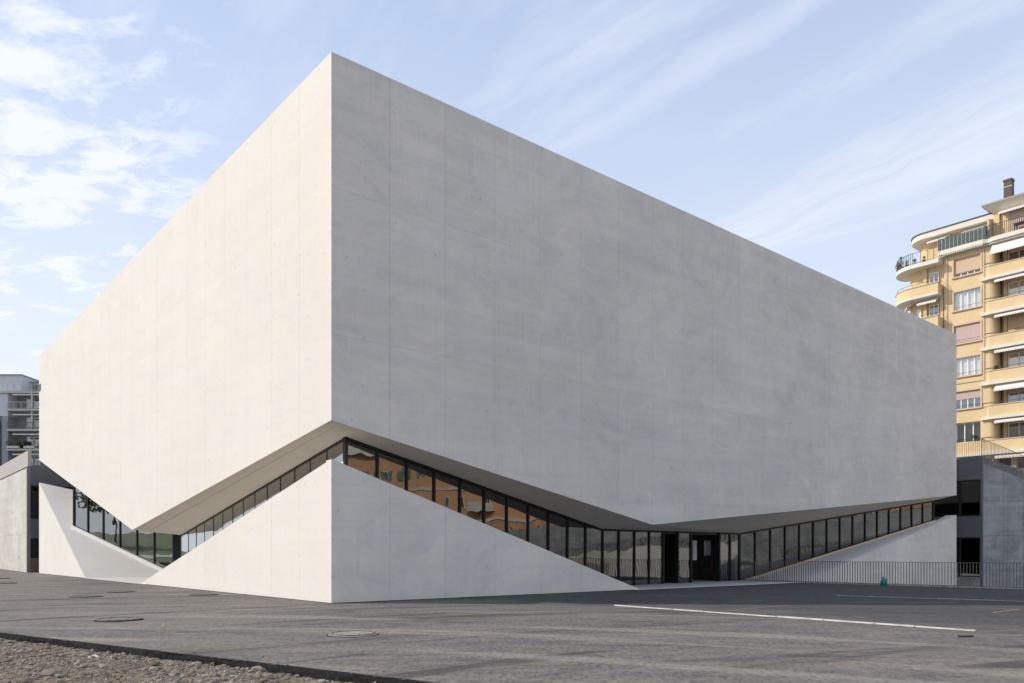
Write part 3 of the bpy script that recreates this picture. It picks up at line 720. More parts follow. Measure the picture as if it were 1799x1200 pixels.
# entrance paving
b = MB(); pts = [(13.6, -0.12), (26.3, -0.12), (26.3, 9.2), (16.0, 9.2), (16.0, 2.6)]
b.loft([(*W(u, v).xy, zf(u, v)-0.2) for u, v in pts], [(*W(u, v).xy, zf(u, v)+0.02) for u, v in pts]); b.build('entrance_paving', M['paving'], None, kind='structure')
b = MB(); pts = [(-0.05, 19.3, 0.012), (2.2, 20.6, 0.012), (5.6, 33.0, 0.012), (-0.05, 32.4, 0.012)]
b.loft([(*W(u, v).xy, zf(u, v)-0.5) for u, v, k in pts], [(*W(u, v).xy, zf(u, v)+k) for u, v, k in pts]); b.build('entrance_paving', M['paving'], None, kind='structure')

# ------------------------------------------------------------------ sunken court right of the railing
b = MB(); pts = [(26.35, 8), (26.35, -24), (400, -24), (400, 300), (60, 300), (60, 8)]
b.prism([tuple(W(u, v).xy) for u, v in pts], -1.9, -1.7); b.build('sunken_court', M['conc_old'], None, kind='structure')
b = MB(); b.prism([tuple(W(u, v).xy) for u, v in [(26.35, 3.3), (26.35, -24), (26.6, -24), (26.6, 3.3)]], -1.9, -0.30); b.build('retaining_wall', M['conc_old'], None, kind='structure')
b = MB(); b.prism([tuple(W(u, v).xy) for u, v in [(26.6, -24), (400, -24), (400, -23.7), (26.6, -23.7)]], -1.9, -0.02); b.build('retaining_wall', M['conc_old'], None, kind='structure')

# kerb under railing (single stones)
def kerb(name, pts, n, wd, h, m, label, gap=0.03, jit=0.006):
    root = empty(name, (pts[0][0], pts[0][1], gz(*pts[0]))); root['kind'] = 'structure'
    a, c = Vector(pts[0]), Vector(pts[1]); d = (c-a); L = d.length; d.normalize(); nn = Vector((-d.y, d.x)); rnd = random.Random(n)
    fr_ = [0]+[(i+rnd.uniform(-0.12, 0.12))/n for i in range(1, n)]+[1]
    for i in range(n):
        p, q = a+d*(L*fr_[i]+gap/2), a+d*(L*fr_[i+1]-gap/2); off = rnd.uniform(-jit, jit); z1 = h+rnd.uniform(-jit, jit)
        c4 = [p-nn*wd/2+nn*off, q-nn*wd/2+nn*off, q+nn*wd/2+nn*off, p+nn*wd/2+nn*off]
        k0 = [(k.x-a.x, k.y-a.y, gz(k.x, k.y)-root.location.z-0.15) for k in c4]; k1 = [(k.x-a.x, k.y-a.y, gz(k.x, k.y)-root.location.z+z1) for k in c4]
        MB().loft(k0, k1).build('kerb_stone', m, root)
    return root
kerb('kerb', [(2.95, 22.35), (9.15, 15.35)], 9, 0.105, 0.022, M['kerb'], '')
kerb('kerb', [(11.5, 27.6), (20.5, 21.0)], 11, 0.10, 0.012, M['kerb_shaded'], '')
kA, kB = W(26.42, 3.2), W(26.42, -9.75)
kerb('kerb', [(kA.x, kA.y), (kB.x, kB.y)], 13, 0.22, 0.06, M['kerb_shaded'], '')

# ------------------------------------------------------------------ railings
def railing(name, p0, p1, zb0, zb1, h, step, label, rails=(1.0,), bw=0.012, bd=0.05, bottom=True, m='rail', hr=0.045, group=None, skewtop=None):
    """flat-bar railing: each baluster a part, with top and bottom rail"""
    p0, p1 = Vector(p0), Vector(p1); L = (p1-p0).length; d = (p1-p0).normalized()
    root = empty(name, (p0.x, p0.y, zb0), math.atan2(d.y, d.x), label, 'railing', group)
    sl = (zb1-zb0)/L
    n = max(1, round(L/step)); src = None
    for i in range(n+1):
        x = L*i/n
        if src is None:
            src = MB().box(-bw/2, bw/2, -bd/2, bd/2, 0.02, h-0.02).build('baluster', M[m], root)
        else:
            link_copy(src, 'baluster', root, (x, 0, sl*x))
    MB().loft([(0, -hr/2, h-0.02), (0, hr/2, h-0.02), (0, hr/2, h), (0, -hr/2, h)], [(L, -hr/2, h-0.02+sl*L), (L, hr/2, h-0.02+sl*L), (L, hr/2, h+sl*L), (L, -hr/2, h+sl*L)]).build('handrail', M[m], root)
    if bottom: MB().loft([(0, -hr/2, 0.0), (0, hr/2, 0.0), (0, hr/2, 0.02), (0, -hr/2, 0.02)], [(L, -hr/2, sl*L), (L, hr/2, sl*L), (L, hr/2, 0.02+sl*L), (L, -hr/2, 0.02+sl*L)]).build('bottom_rail', M[m], root)
    return root
railing('railing', W(26.42, 3.1), W(26.42, -16), zf(26.4, 3)+0.06, zf(26.4, -16)+0.06, 1.05, 0.128, 'dark grey bar railing standing on the kerb right of the entrance', bw=0.016)

# ------------------------------------------------------------------ annexes
def annex_face(root, x0, x1, m_panel, jx, win_jx, low=-2.2):
    """steel and glass front in the plane y=0 of root (local x along it), storey bands from the photograph"""
    def cells(z0, z1, xs, name, m, y0=-0.03, y1=0.06):
        xs = [x0]+[x for x in xs if x0 < x < x1]+[x1]
        for a, c in zip(xs[:-1], xs[1:]): MB().box(a+0.006, c-0.006, y0, y1, z0+0.004, z1-0.004).build(name, m, root)
    MB().box(x0, x1, 0.30, 0.5, low, 8.2).build('wall', M['inside'], root)
    MB().box(x0, x1, -0.02, 0.30, low, -0.42).build('base_wall', M['conc_old'], root)
    cells(6.75, 8.35, jx, 'metal_panel', m_panel); cells(2.52, 4.08, jx, 'metal_panel', m_panel)
    for z0, z1 in ((4.1, 6.73), (-0.4, 2.5)):
        xs = [x0]+[x for x in win_jx if x0 < x < x1]+[x1]
        for a, c in zip(xs[:-1], xs[1:]):
            fo = MB().box(a, a+0.09, 0.0, 0.14, z0, z1).box(c-0.09, c, 0.0, 0.14, z0, z1).box(a+0.09, c-0.09, 0.001, 0.139, z0, z0+0.09).box(a+0.09, c-0.09, 0.001, 0.139, z1-0.09, z1).build('window', M['black'], root)
            MB().box(a+0.09, c-0.09, 0.06, 0.075, z0+0.09, z1-0.09).build('pane', M['glass_dark'], fo)
    MB().box(x0, x1, -0.10, 0.0, -0.46, -0.42).build('window_sill', M['coping'], root)

# right annex: local y points into it; its panelled front (plane y=0) faces the hall, its raw concrete wall runs to the right
K = W(52.0, 0.0)
ra = empty('annex_building', K, math.atan2(-el.y, -el.x), 'low dark annex right of the hall with anthracite panels, black windows and raw concrete wall', 'annex')
annex_face(ra, -24, -0.08, M['steel'], [-1.55-2.5*k for k in range(9)][::-1], [-1.5-2.2*k for k in range(10)][::-1])
MB().box(-0.08, 0.04, -0.06, 0.14, -2.2, 8.4).build('corner_post', M['steel'], ra)
wdir = Vector((0.95, 0.312, 0)).normalized()                 # the wall turns a little towards the camera
wroot_rz = math.atan2(wdir.y, wdir.x)
wall_o = empty('stair_wall', K+wdir*0.02, wroot_rz, 'raw grey concrete wall with descending top edge right of the dark annex panels', 'wall')
slw = 0.265
def wtop(x): return 7.97-slw*x if x < 16 else 7.97-slw*16
wl = MB().loft([(0.1, 0.03, -2.2), (16, 0.03, -2.2), (16, 0.45, -2.2), (0.1, 0.45, -2.2)], [(0.1, 0.03, wtop(0.1)), (16, 0.03, wtop(16)), (16, 0.45, wtop(16)), (0.1, 0.45, wtop(0.1))]).build('core', M['conc_old'], wall_o)
xs_ = [0.1+1.95*k for k in range(9)]; zs_ = [-2.2, 0.15, 2.65, 5.2, 20]
for a, c in zip(xs_[:-1], xs_[1:]):
    for j in range(4):
        q = clip(clip([(a, -2.2), (c, -2.2), (c, wtop(c)), (a, wtop(a))], a+0.016, c-0.016, 0), zs_[j]+0.016, zs_[j+1]-0.016, 1)
        if len(q) >= 3: MB().loft([(x, 0.0, z) for x, z in q], [(x, 0.03, z) for x, z in q]).build('concrete_panel', M['conc_old'], wl)
MB().box(-24, -0.5, 0.5, 9, 7.9, 8.3).build('roof', M['conc_old'], ra)
railing('railing', K+el*0.05+er*0.05, K+el*20+er*0.05, 8.42, 8.42, 1.38, 0.125, 'brown bar railing along the roof edge of the dark right annex', bw=0.02, bd=0.02)
p0_, p1_ = K+wdir*0.15, K+wdir*16
railing('railing', (p0_.x, p0_.y+0.2), (p1_.x, p1_.y+0.2), 7.98, 7.98-slw*15.85, 1.78, 0.135, 'brown bar railing stepping down along the raw concrete wall of the right annex', bw=0.022, bd=0.022)
# stair flight behind that railing
st_ = MB()
for i in range(24): st_.box(0.2+i*0.62, 0.2+(i+1)*0.62, 0.46, 2.2, 4.0, wtop(0.2+i*0.62)+0.62)
st_.build('stair_flight', M['conc_old'], wall_o)

# left annex
KL = W(-0.25, 50.9)
la = empty('annex_building', KL, BROT, 'low annex left of the hall with sunlit concrete wall, metal fascia and grey panels', 'annex')
annex_face(la, 0.12, 9.5, M['steel'], [1.9, 4.2, 6.6], [0.95, 2.6, 4.4, 6.2])
MB().box(-0.12, 0.12, -0.05, 0.2, -0.6, 8.25).build('corner_post', M['steel_lit'], la)
MB().box(0.13, 1.3, -0.07, -0.035, -0.6, 0.95).build('wood_panel', M['wood'], la)
wl = MB().box(0.03, 0.5, 0.21, 45, -0.9, 8.2).build('concrete_wall', M['conc_annex'], la)
ys_ = [0.21+2.6*k for k in range(18)]
for a, c in zip(ys_[:-1], ys_[1:]):
    for z0, z1 in ((-0.9, 2.9), (2.9, 8.2)):
        MB().box(0.0, 0.03, a+0.006, c-0.006, z0+0.006, z1-0.006).build('concrete_panel', M['conc_annex'], wl)
# service door in that wall (hairline frame)
dr = MB().box(-0.012, 0.0, 4.6, 5.7, -0.25, 2.9).build('door', M['conc_annex'], la)
MB().box(-0.03, -0.012, 4.75, 4.85, 0.9, 1.05).build('handle', M['steel'], dr)
MB().box(-0.06, 0.2, -0.05, 45, 8.26, 9.5).build('fascia', M['coping'], la)
MB().box(0.5, 9.4, 0.5, 45, 7.9, 8.2).build('roof', M['conc_annex'], la)
railing('railing', W(-0.05, 50.95), W(9.0, 50.95), 8.36, 8.36, 1.16, 0.21, 'brown slat railing on the roof of the low left annex', m='steel_lit', bw=0.05, bd=0.06)
# retaining / terrace hedge behind that railing
def leaf_cloud(centers, n, size, rnd):
    b = MB()
    for _ in range(n):
        c, r = rnd.choice(centers); 
        p = Vector((rnd.gauss(0,1), rnd.gauss(0,1), rnd.gauss(0,1))).normalized()*r*rnd.uniform(0.55, 1.05)**0.6+c
        a = Vector((rnd.gauss(0,1), rnd.gauss(0,1), rnd.gauss(0,1))).normalized(); t = a.orthogonal().normalized(); s = size*rnd.uniform(0.6, 1.3)
        k = a.cross(t)
        b.add([p-t*s, p+k*s*0.6, p+t*s, p-k*s*0.6], [(0,1,2,3)])
    return b
rnd = random.Random(11)
hp = W(6.2, 54)
hedge = empty('hedge', (hp.x, hp.y, 8.2), BROT, 'yellow green hedge behind the slat railing on the left annex roof', 'hedge')
cs_ = [(Vector((x, rnd.uniform(-0.3, 0.3), 0.6+rnd.uniform(-0.1, 0.3))), 0.6) for x in np.arange(-4.5, 4.6, 0.5)]
leaf_cloud(cs_, 2600, 0.11, rnd).build('foliage', M['leaf'], hedge, fix=False)
MB().box(-4.8, 4.8, -0.35, 0.35, 0.0, 0.35).build('planter', M['grey_slab'], hedge)

# ------------------------------------------------------------------ ochre apartment building.  local x along its front (to the right), local y into the building
ob = empty('apartment_building', (39.8, 68.0, 0), math.atan2(-el.y, -el.x), 'tall ochre apartment block with rounded corner balconies, white awnings and an attic terrace', 'apartment building')
def obox(name, m, *a, parent=None): return MB().box(*a).build(name, m, parent or ob)
FL = 2.95
def floor_z(k): return 25.45-FL*k        # sill line of window row k (row 0 on top)
XEND = 18.0
# massing
obox('wall', M['ochre'], -1.95, 1.55, 0.0, 0.6, 6.0, 28.0)                  # window bay
obox('wall', M['ochre'], 1.55, XEND, 1.15, 1.7, 0.0, 28.0)                  # loggia back wall
obox('wall', M['ochre'], -3.3, -1.95, 0.25, 0.7, 6.0, 27.4)                 # recessed strip beside the round balconies
obox('wall', M['ochre'], -1.95, 1.55, 0.03, 0.6, 0.0, 6.0)
# rounded corner wall
def arc(cx, cy, r, a0, a1, n=14): return [(cx+r*math.cos(R(a0+(a1-a0)*i/n)), cy+r*math.sin(R(a0+(a1-a0)*i/n))) for i in range(n+1)]
cxy = (-4.3, 1.25)
MB().prism([(-3.3, 0.25)]+arc(*cxy, 1.0, 270, 180)+[(-5.3, 14.0), (-3.3, 14.0)], 0.0, 27.4).build('wall', M['ochre'], ob)
obox('wall', M['ochre'], -5.3, XEND, 13.0, 14.0, 0.0, 28.0); obox('wall', M['ochre'], XEND-0.5, XEND, 1.7, 13.0, 0.0, 28.0)
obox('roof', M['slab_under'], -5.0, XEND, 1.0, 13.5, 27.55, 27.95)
# vertical frame strips of the window bay
for x in (-1.80, 1.18): obox('frame_strip', M['ochre_trim'], x, x+0.13, -0.07, 0.0, 16.2, 27.75)
obox('frame_strip', M['ochre_trim'], -1.67, 1.18, -0.069, 0.0, 27.55, 27.74); obox('frame_strip', M['ochre_trim'], -1.67, 1.18, -0.069, 0.0, 16.2, 16.36)

def window(x0, x1, z0, z1, y, n, blind=None, bm_='shutter_pink', bright=False, root=None, sill=True, curtain=True):
    root = root or ob; t = 0.07
    f = MB().box(x0, x0+t, y, y+0.08, z0, z1).box(x1-t, x1, y, y+0.08, z0, z1).box(x0+t, x1-t, y+0.001, y+0.079, z0, z0+t).box(x0+t, x1-t, y+0.001, y+0.079, z1-t, z1)
    for i in range(1, n):
        xm = x0+(x1-x0)*i/n; f.box(xm-0.04, xm+0.04, y+0.002, y+0.078, z0+t, z1-t)
    fo = f.build('window', M['white'], root)
    for i in range(n):
        a, c = x0+(x1-x0)*i/n, x0+(x1-x0)*(i+1)/n
        MB().box(a+0.04, c-0.04, y+0.03, y+0.045, z0+t, z1-t).build('pane', M['glass_bright' if bright else 'glass_home'], fo)
    if curtain: MB().box(x0+0.03, x1-0.03, y+0.16, y+0.19, z0+0.02, z1-0.02).build('curtain', M['curtain'], fo)
    if blind:
        zb = z1-(z1-z0)*blind; bl = MB(); k = zb
        while k < z1-0.01: bl.box(x0+0.01, x1-0.01, y-0.05, y-0.02+0.006*(int((k-zb)/0.09) % 2), k, min(k+0.088, z1)); k += 0.09
        bl.build('roller_blind', M[bm_], fo)
    return fo
def reveal(x0, x1, z0, z1, y):
    """projecting surround of a window opening"""
    o = MB().box(x0-0.13, x0, y-0.05, y+0.0, z0-0.08, z1+0.14).box(x1, x1+0.13, y-0.05, y, z0-0.08, z1+0.14).box(x0, x1, y-0.049, y, z1, z1+0.14).build('window_frame', M['ochre_trim'], ob)
    MB().box(x0-0.16, x1+0.16, y-0.14, y, z0-0.1, z0-0.003).build('window_sill', M['ochre_trim'], ob)
# the window bay wall has openings: instead of cutting, the bay is built as piers and spandrels
for ch in [c for c in ob.children if c.name.startswith('wall')][:1]:
    bpy.data.objects.remove(ch)
tops = [27.22, 24.30, 21.33, 18.45, 15.50]
bots = [25.62, 22.66, 19.72, 16.82, 13.95]
X0, X1 = -1.15, 0.98
obox('wall', M['ochre'], -1.95, X0, 0.0, 0.6, 6.0, 28.0); obox('wall', M['ochre'], X1, 1.55, 0.0, 0.6, 6.0, 28.0)
edges = [28.0]
for t_, b_ in zip(tops, bots): edges += [t_, b_]
edges += [12.75, 11.0, 6.0]
for i in range(0, len(edges), 2):
    if i+1 < len(edges): obox('wall', M['ochre'], X0, X1, 0.0, 0.6, edges[i+1], edges[i])
specs = [(0.82, 'shutter_tan', False), (None, None, True), (1.0, 'shutter_pink', False), (None, None, True), (0.45, 'shutter_pink', False)]
for (t_, b_, (bl, bm_, br)) in zip(tops, bots, specs):
    window(X0, X1, b_, t_, 0.16, 4, bl, bm_ or 'shutter_pink', br); reveal(X0, X1, b_, t_, 0.0)
    MB().bar((X0, -0.06, b_+0.28), (X1, -0.06, b_+0.28), 0.025).build('window_bar', M['dark_rail'], ob)
window(X0+0.1, X1, 11.0, 12.75, 0.3, 3, None, br, False)

# rounded pier and loggia bays to the right
def awning(x0, x1, y0, z0, proj, drop, scal=0.14, root=None):
    root = root or ob
    a = MB(); y1, z1 = y0-proj, z0-drop; n = max(6, int((x1-x0)/0.22))
    a.loft([(x0, y0, z0), (x1, y0, z0), (x1, y0, z0+0.03), (x0, y0, z0+0.03)], [(x0, y1, z1), (x1, y1, z1), (x1, y1, z1+0.03), (x0, y1, z1+0.03)])
    for i in range(n):                                   # scalloped valance
        p, q = x0+(x1-x0)*i/n, x0+(x1-x0)*(i+1)/n; m_ = (p+q)/2
        a.loft([(p, y1-0.012, z1+0.02), (p, y1-0.012, z1-scal*0.55), (p+(q-p)*0.25, y1-0.012, z1-scal*0.9), (m_, y1-0.012, z1-scal), (q-(q-p)*0.25, y1-0.012, z1-scal*0.9), (q, y1-0.012, z1-scal*0.55), (q, y1-0.012, z1+0.02)],
               [(p, y1, z1+0.02), (p, y1, z1-scal*0.55), (p+(q-p)*0.25, y1, z1-scal*0.9), (m_, y1, z1-scal), (q-(q-p)*0.25, y1, z1-scal*0.9), (q, y1, z1-scal*0.55), (q, y1, z1+0.02)])
    o = a.build('awning', M['awning'], root)
    MB().bar((x0, y0+0.05, z0+0.06), (x1, y0+0.05, z0+0.06), 0.12).build('awning_box', M['white'], o)
    return o
MB().prism([(1.55, 0.0)]+arc(1.62, 0.55, 0.55, 270, 360, 8)+[(2.17, 1.15), (1.55, 1.15)], 6.0, 27.6).build('wall', M['ochre'], ob)
def bay(x0, x1, full=True, last_k=6):
    pt = [25.85, 22.85, 19.85, 16.85, 13.9, 10.95]
    for k, zt_ in enumerate(pt):
        zb_ = zt_-0.92
        sh = [(x0-0.55, -0.02), (x0-0.1, -0.02), (x0+0.05, -0.12), (x1+0.3, -0.12), (x1+0.3, 0.12), (x0-0.0, 0.12), (x0-0.55, 0.10)]
        bo = MB().prism(sh, zb_, zt_).build('balcony', M['ochre'], ob)
        cap = [(x, y-0.05) if y < 0 else (x, y) for x, y in sh]
        MB().prism(cap, zt_+0.002, zt_+0.07).build('coping', M['ochre_trim'], bo)
        cr = [(x, y-0.22) if y < 0 else (x, y) for x, y in sh]
        MB().prism(cr, zb_-0.24, zb_-0.002).build('cornice', M['cream'], bo)
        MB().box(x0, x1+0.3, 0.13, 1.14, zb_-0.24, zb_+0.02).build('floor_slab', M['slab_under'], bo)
        if full:
            MB().bar((x0-0.45, -0.03, zt_+0.30), (x1, -0.06, zt_+0.30), 0.03).bar((x0-0.45, -0.03, zt_+0.06), (x0-0.45, -0.03, zt_+0.30), 0.03).bar((x0+1.0, -0.06, zt_+0.06), (x0+1.0, -0.06, zt_+0.3), 0.03).bar((x0+2.3, -0.06, zt_+0.06), (x0+2.3, -0.06, zt_+0.3), 0.03).build('guard_rail', M['dark_rail'], bo)
        if k < 6:
            pj = [0.45, 0.45, 0.45, 0.55, 0.45, 0.4][k]; dp = [0.25, 0.25, 0.25, 0.5, 0.25, 0.3][k]
            awning(x0+0.55, x1+0.2, 0.05, zb_-0.28, pj, dp)
            wz1 = zb_-0.55; wz0 = zt_-FL+0.02
            window(x0+1.15, x1-0.15, wz0, wz1, 1.06, 3, [None, 0.85, None, 0.35, None, None][k], 'shutter_tan' if k == 1 else 'shutter_pink', k in (0, 2))
    # tall top awning below the terrace
    awning(x0+0.35, x1+0.2, 0.0, 27.75, 0.85, 1.05)
    window(x0+1.15, x1-0.15, 25.9, 27.5, 1.06, 3, 0.4, 'shutter_tan')
    for zz_ in (6.2,):
        obox('downpipe', M['chimney'], x0+0.62, x0+0.70, 1.05, 1.13, 6.0, 27.4)
        MB().box(x0+0.85, x0+1.1, 1.0, 1.14, 6.0, 27.4).build('pilaster', M['ochre'], ob)
bay(1.6, 5.4)
# beyond the frame: the same front carries on, seen only in the hall's glass
for x in (8.0, 14.0):
    obox('wall', M['ochre'], x-2.1, x-0.6, 0.0, 1.14, 0.0, 28.0)
    for k in range(7):
        z = 23.0-FL*k
        bo = obox('balcony', M['ochre'], x-0.55, x+3.8, -0.1, 0.12, z-0.1, z+0.85)
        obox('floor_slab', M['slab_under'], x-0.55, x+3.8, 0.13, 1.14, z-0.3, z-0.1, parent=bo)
        window(x+0.6, x+2.9, z+1.0, z+2.2, 1.05, 2, None, 'shutter_pink', False, curtain=False)

# ground floor, dark shop zone under a canopy line
obox('ground_floor', M['chimney'], 1.55, 20, 0.9, 1.12, 6.4, 9.7)
obox('canopy', M['cream'], -1.9, 20, -0.35, 0.9, 9.72, 9.95)
for x in (3.2, 5.6, 8.0): obox('pillar', M['ochre_trim'], x, x+0.4, 0.3, 0.85, 6.0, 9.7)
obox('shop_panel', M['cream'], 2.6, 4.9, 0.80, 0.88, 7.3, 8.5)

# round corner balconies
ZB = [24.42, 21.48, 18.5, 15.55]
outer = [(-2.1, 0.25), (-2.1, -0.98)]+arc(*cxy, 2.23, 270, 150, 22)+[(-5.2, 2.3)]
def ring(r_out, r_in, x_r, y_o, y_i, a1=150):
    return [(x_r, y_i), (x_r, y_o)]+arc(*cxy, r_out, 270, a1, 22)+arc(*cxy, r_in, a1, 270, 22)
for k, z in enumerate(ZB):
    bo = MB().prism(outer, z-0.13, z+0.06).build('balcony', M['cream'], ob)
    MB().prism(ring(2.20, 2.05, -2.1, -0.95, -0.80), z+0.062, z+0.88).build('parapet', M['ochre'], bo)
    MB().prism([(-2.24, 0.24), (-2.24, -0.79), (-2.1, -0.79), (-2.1, 0.24)], z+0.062, z+0.878).build('parapet', M['ochre'], bo)
    MB().prism(ring(2.26, 2.0, -2.05, -1.01, -0.75), z+0.882, z+0.95).build('coping', M['ochre_trim'], bo)
    ap = arc(*cxy, 2.12, 270, 150, 14); g = MB()
    g.tube([(-2.17, 0.2, z+1.2), (-2.17, -0.87, z+1.2)]+[(x, y, z+1.2) for x, y in ap], 0.018, 5)
    for x, y in [(-2.17, -0.87)]+ap[::3]: g.bar((x, y, z+0.95), (x, y, z+1.2), 0.025)
    g.build('guard_rail', M['dark_rail'], bo)
    awning(-4.0, -2.35, 0.0, z-0.2, 0.75, 0.42); 
    # second awning on the bend
    q = awning(-1.1, 0.75, 0.0, z-0.2, 0.75, 0.42, root=ob); q.location = (cxy[0]-0.35, cxy[1]-0.9, 0); q.rotation_euler = (0, 0, R(-58))
    # french door and small window of the storey below
    window(-3.25, -2.45, z-2.78+0.0, z-0.75, 0.10, 2, None, 'shutter_pink', False)
    obox('pilaster', M['ochre'], -3.75, -3.45, 0.02, 0.3, z-2.9, z-0.14); obox('pilaster', M['ochre'], -2.3, -2.05, 0.02, 0.3, z-2.9, z-0.14)
    MB().box(-4.35, -3.95, 0.10, 0.18, z-2.75, z-0.85).build('window', M['white'], ob)
# french door under the terrace
window(-3.25, -2.45, 24.5, 26.6, 0.10, 2, None, 'shutter_pink', False)
obox('pilaster', M['ochre'], -3.75, -3.45, 0.02, 0.3, 24.4, 27.1)

# attic terrace: slab with curved lip, railing, set-back attic, roofs, chimney
tz = 27.35
lip = [(-2.0, 0.3), (-2.1, -0.9)]+arc(*cxy, 2.2, 270, 150, 22)+[(-5.2, 2.3)]
to = MB().prism(lip, tz-0.25, tz+0.1).build('terrace_slab', M['cream'], ob)
main_lip = [(-2.3, -0.45), (-1.9, -0.55), (1.3, -0.55), (1.7, -0.35), (2.1, -0.55), (XEND, -0.55), (XEND, 2.6), (-2.3, 2.6)]
MB().prism(main_lip, 27.80, 28.15).build('terrace_slab', M['cream'], ob)
MB().prism([(x, y+0.12 if y < 0 else y-0.1) for x, y in main_lip], 27.62, 27.80).build('cornice', M['slab_under'], ob)
for i in range(22): obox('dentil', M['cream'], -1.8+i*0.145, -1.72+i*0.145, -0.54, -0.40, 27.66, 27.795)
MB().prism([(-2.3, -0.45), (-2.3, 2.6), (-5.0, 2.6), (-5.0, 2.0), (-3.5, 1.0)], tz+0.1, 28.0).build('step', M['ochre'], ob) if False else None
# railing of the terrace: round part (thin iron) and front part (green screened)
tr_ = empty('terrace_railing', (0, 0, 0)); tr_.parent = ob
ap = [(x, y) for x, y in arc(*cxy, 2.12, 150, 270, 24)]+[(-3.6, -0.86), (-3.0, -0.86), (-2.5, -0.84)]
MB().tube([(x, y, tz+1.12) for x, y in ap], 0.022, 5).build('handrail', M['dark_rail'], tr_)
MB().tube([(x, y, tz+0.2) for x, y in ap], 0.018, 5).build('bottom_rail', M['dark_rail'], tr_)
src = MB().box(-0.018, 0.018, -0.018, 0.018, 0.1, 1.12).build('baluster', M['dark_rail'], tr_); src.location = (ap[0][0], ap[0][1], tz)
for x, y in ap[1:]: link_copy(src, 'baluster', tr_, (x, y, tz))
tf = empty('terrace_railing', (0, 0, 0)); tf.parent = ob
MB().bar((-2.3, -0.47, 29.2), (1.6, -0.47, 29.2), 0.05).build('handrail', M['dark_rail'], tf)
for i in range(12):
    x = -2.3+i*0.325; MB().box(x+0.02, x+0.30, -0.48, -0.46, 28.2, 29.15).build('screen_panel', M['green_screen'], tf)
    MB().box(x-0.015, x+0.015, -0.49, -0.45, 28.15, 29.19).build('baluster', M['coping'], tf)
MB().bar((1.6, -0.47, 29.2), (12, -0.47, 29.2), 0.04).build('handrail', M['dark_rail'], tf)
src = MB().box(-0.018, 0.018, -0.018, 0.018, 0.0, 1.05).build('baluster', M['dark_rail'], tf); src.location = (1.7, -0.47, 28.15)
for i in range(1, 60): link_copy(src, 'baluster', tf, (1.7+i*0.14, -0.47, 28.15))
# attic storey
att = [(-3.9, 1.6)]+arc(-3.9, 2.6, 1.0, 270, 180, 8)+[(-4.9, 9), (1.8, 9), (1.8, 1.6)]
MB().prism(att, 27.4, 30.4).build('attic_wall', M['ochre'], ob)
eave = [(-4.0, 0.75)]+arc(-4.0, 2.3, 1.55, 270, 175, 12)+[(-5.5, 9), (1.75, 9), (1.75, 0.75)]
MB().prism(eave, 30.15, 30.62).build('eave', M['cream'], ob)
MB().prism([(x-0.06 if x < 0 else x, y-0.06 if y < 5 else y) for x, y in eave], 30.625, 30.72).build('attic_roof', M['green_screen'], ob)
awning(-3.6, -2.0, 1.3, 29.95, 0.9, 0.35); awning(-0.9, 1.2, 1.3, 29.95, 0.8, 0.45)
window(-3.0, -2.0, 28.0, 29.7, 1.52, 2, None, 'shutter_pink', False); window(-0.6, 1.2, 28.3, 29.6, 1.52, 3, None, 'shutter_pink', False)
obox('terrace_divider', M['ochre_trim'], 1.55, 1.72, -0.2, 1.6, 28.15, 29.9)
# upper block and its cornice
obox('attic_wall', M['ochre'], 1.9, XEND, 0.75, 9, 28.15, 30.7)
obox('pilaster', M['ochre'], 1.8, 2.25, 0.55, 0.74, 28.15, 30.7)
MB().loft([(1.75, 0.55, 30.55), (XEND, 0.55, 30.55), (XEND, 9.5, 30.55), (1.75, 9.5, 30.55)], [(1.15, -0.15, 31.1), (XEND+0.5, -0.15, 31.1), (XEND+0.5, 10, 31.1), (1.15, 10, 31.1)]).build('cornice', M['cream'], ob)
obox('upper_roof', M['steel_lit'], 1.1, XEND+0.6, -0.2, 10.05, 31.1, 31.24)
window(3.0, 5.6, 28.35, 30.25, 0.70, 3, 0.97, 'shutter_pink', False)
MB().box(2.86, 3.0, 0.62, 0.75, 28.2, 30.45).box(3.0, 5.6, 0.62, 0.75, 30.28, 30.45).build('window_frame', M['ochre_trim'], ob)
awning(2.3, 6.0, 0.55, 30.5, 0.5, 0.25)
chm = MB().box(1.80, 2.42, 3.0, 3.65, 31.2, 34.1).build('chimney', M['chimney'], ob)
MB().box(1.76, 2.46, 2.96, 3.69, 33.95, 34.12).build('chimney_cap', M['chimney'], chm)
MB().box(1.78, 2.44, 2.98, 3.67, 33.42, 33.50).build('chimney_band', M['coping'], chm)
# plants and furniture on the balconies
def oloc(x, y, z): return ob.matrix_basis @ Vector((x, y, z))
bpy.context.view_layer.update()
def plant(x, y, z, r, h, label, m='leaf_dry', n=160, pot=True, group=None):
    p = Matrix.Translation(ob.location) @ Matrix.Rotation(ob.rotation_euler.z, 4, 'Z') @ Vector((x, y, z))
    o = empty('balcony_plant', p, 0, label, 'plant', group)
    rn = random.Random(int(x*100)+n)
    if pot: MB().lathe([(0.11, 0), (0.15, 0.22)], 10).build('pot', M['pot'] if rn.random() > .5 else M['chimney'], o)
    leaf_cloud([(Vector((0, 0, 0.2+h*0.5)), r), (Vector((0, 0, 0.2+h)), r*0.6)], n, 0.06, rn).build('foliage', M[m], o, fix=False)
    MB().tube([(0, 0, 0.2), (0.02, 0, 0.2+h)], 0.012, 5).build('stem', M['bark'], o)
plant(-6.0, 0.2, tz+0.1, 0.33, 0.5, 'bushy dry plant at the outermost bend of the attic terrace railing', n=260)
plant(-5.55, -0.35, tz+0.1, 0.2, 0.9, 'tall thin plant on the bend of the attic terrace, right of the bushy one', n=90)
plant(-4.9, -0.6, tz+0.1, 0.16, 0.35, 'small potted plant on the attic terrace in front of the ochre wall, leftmost of three', n=60)
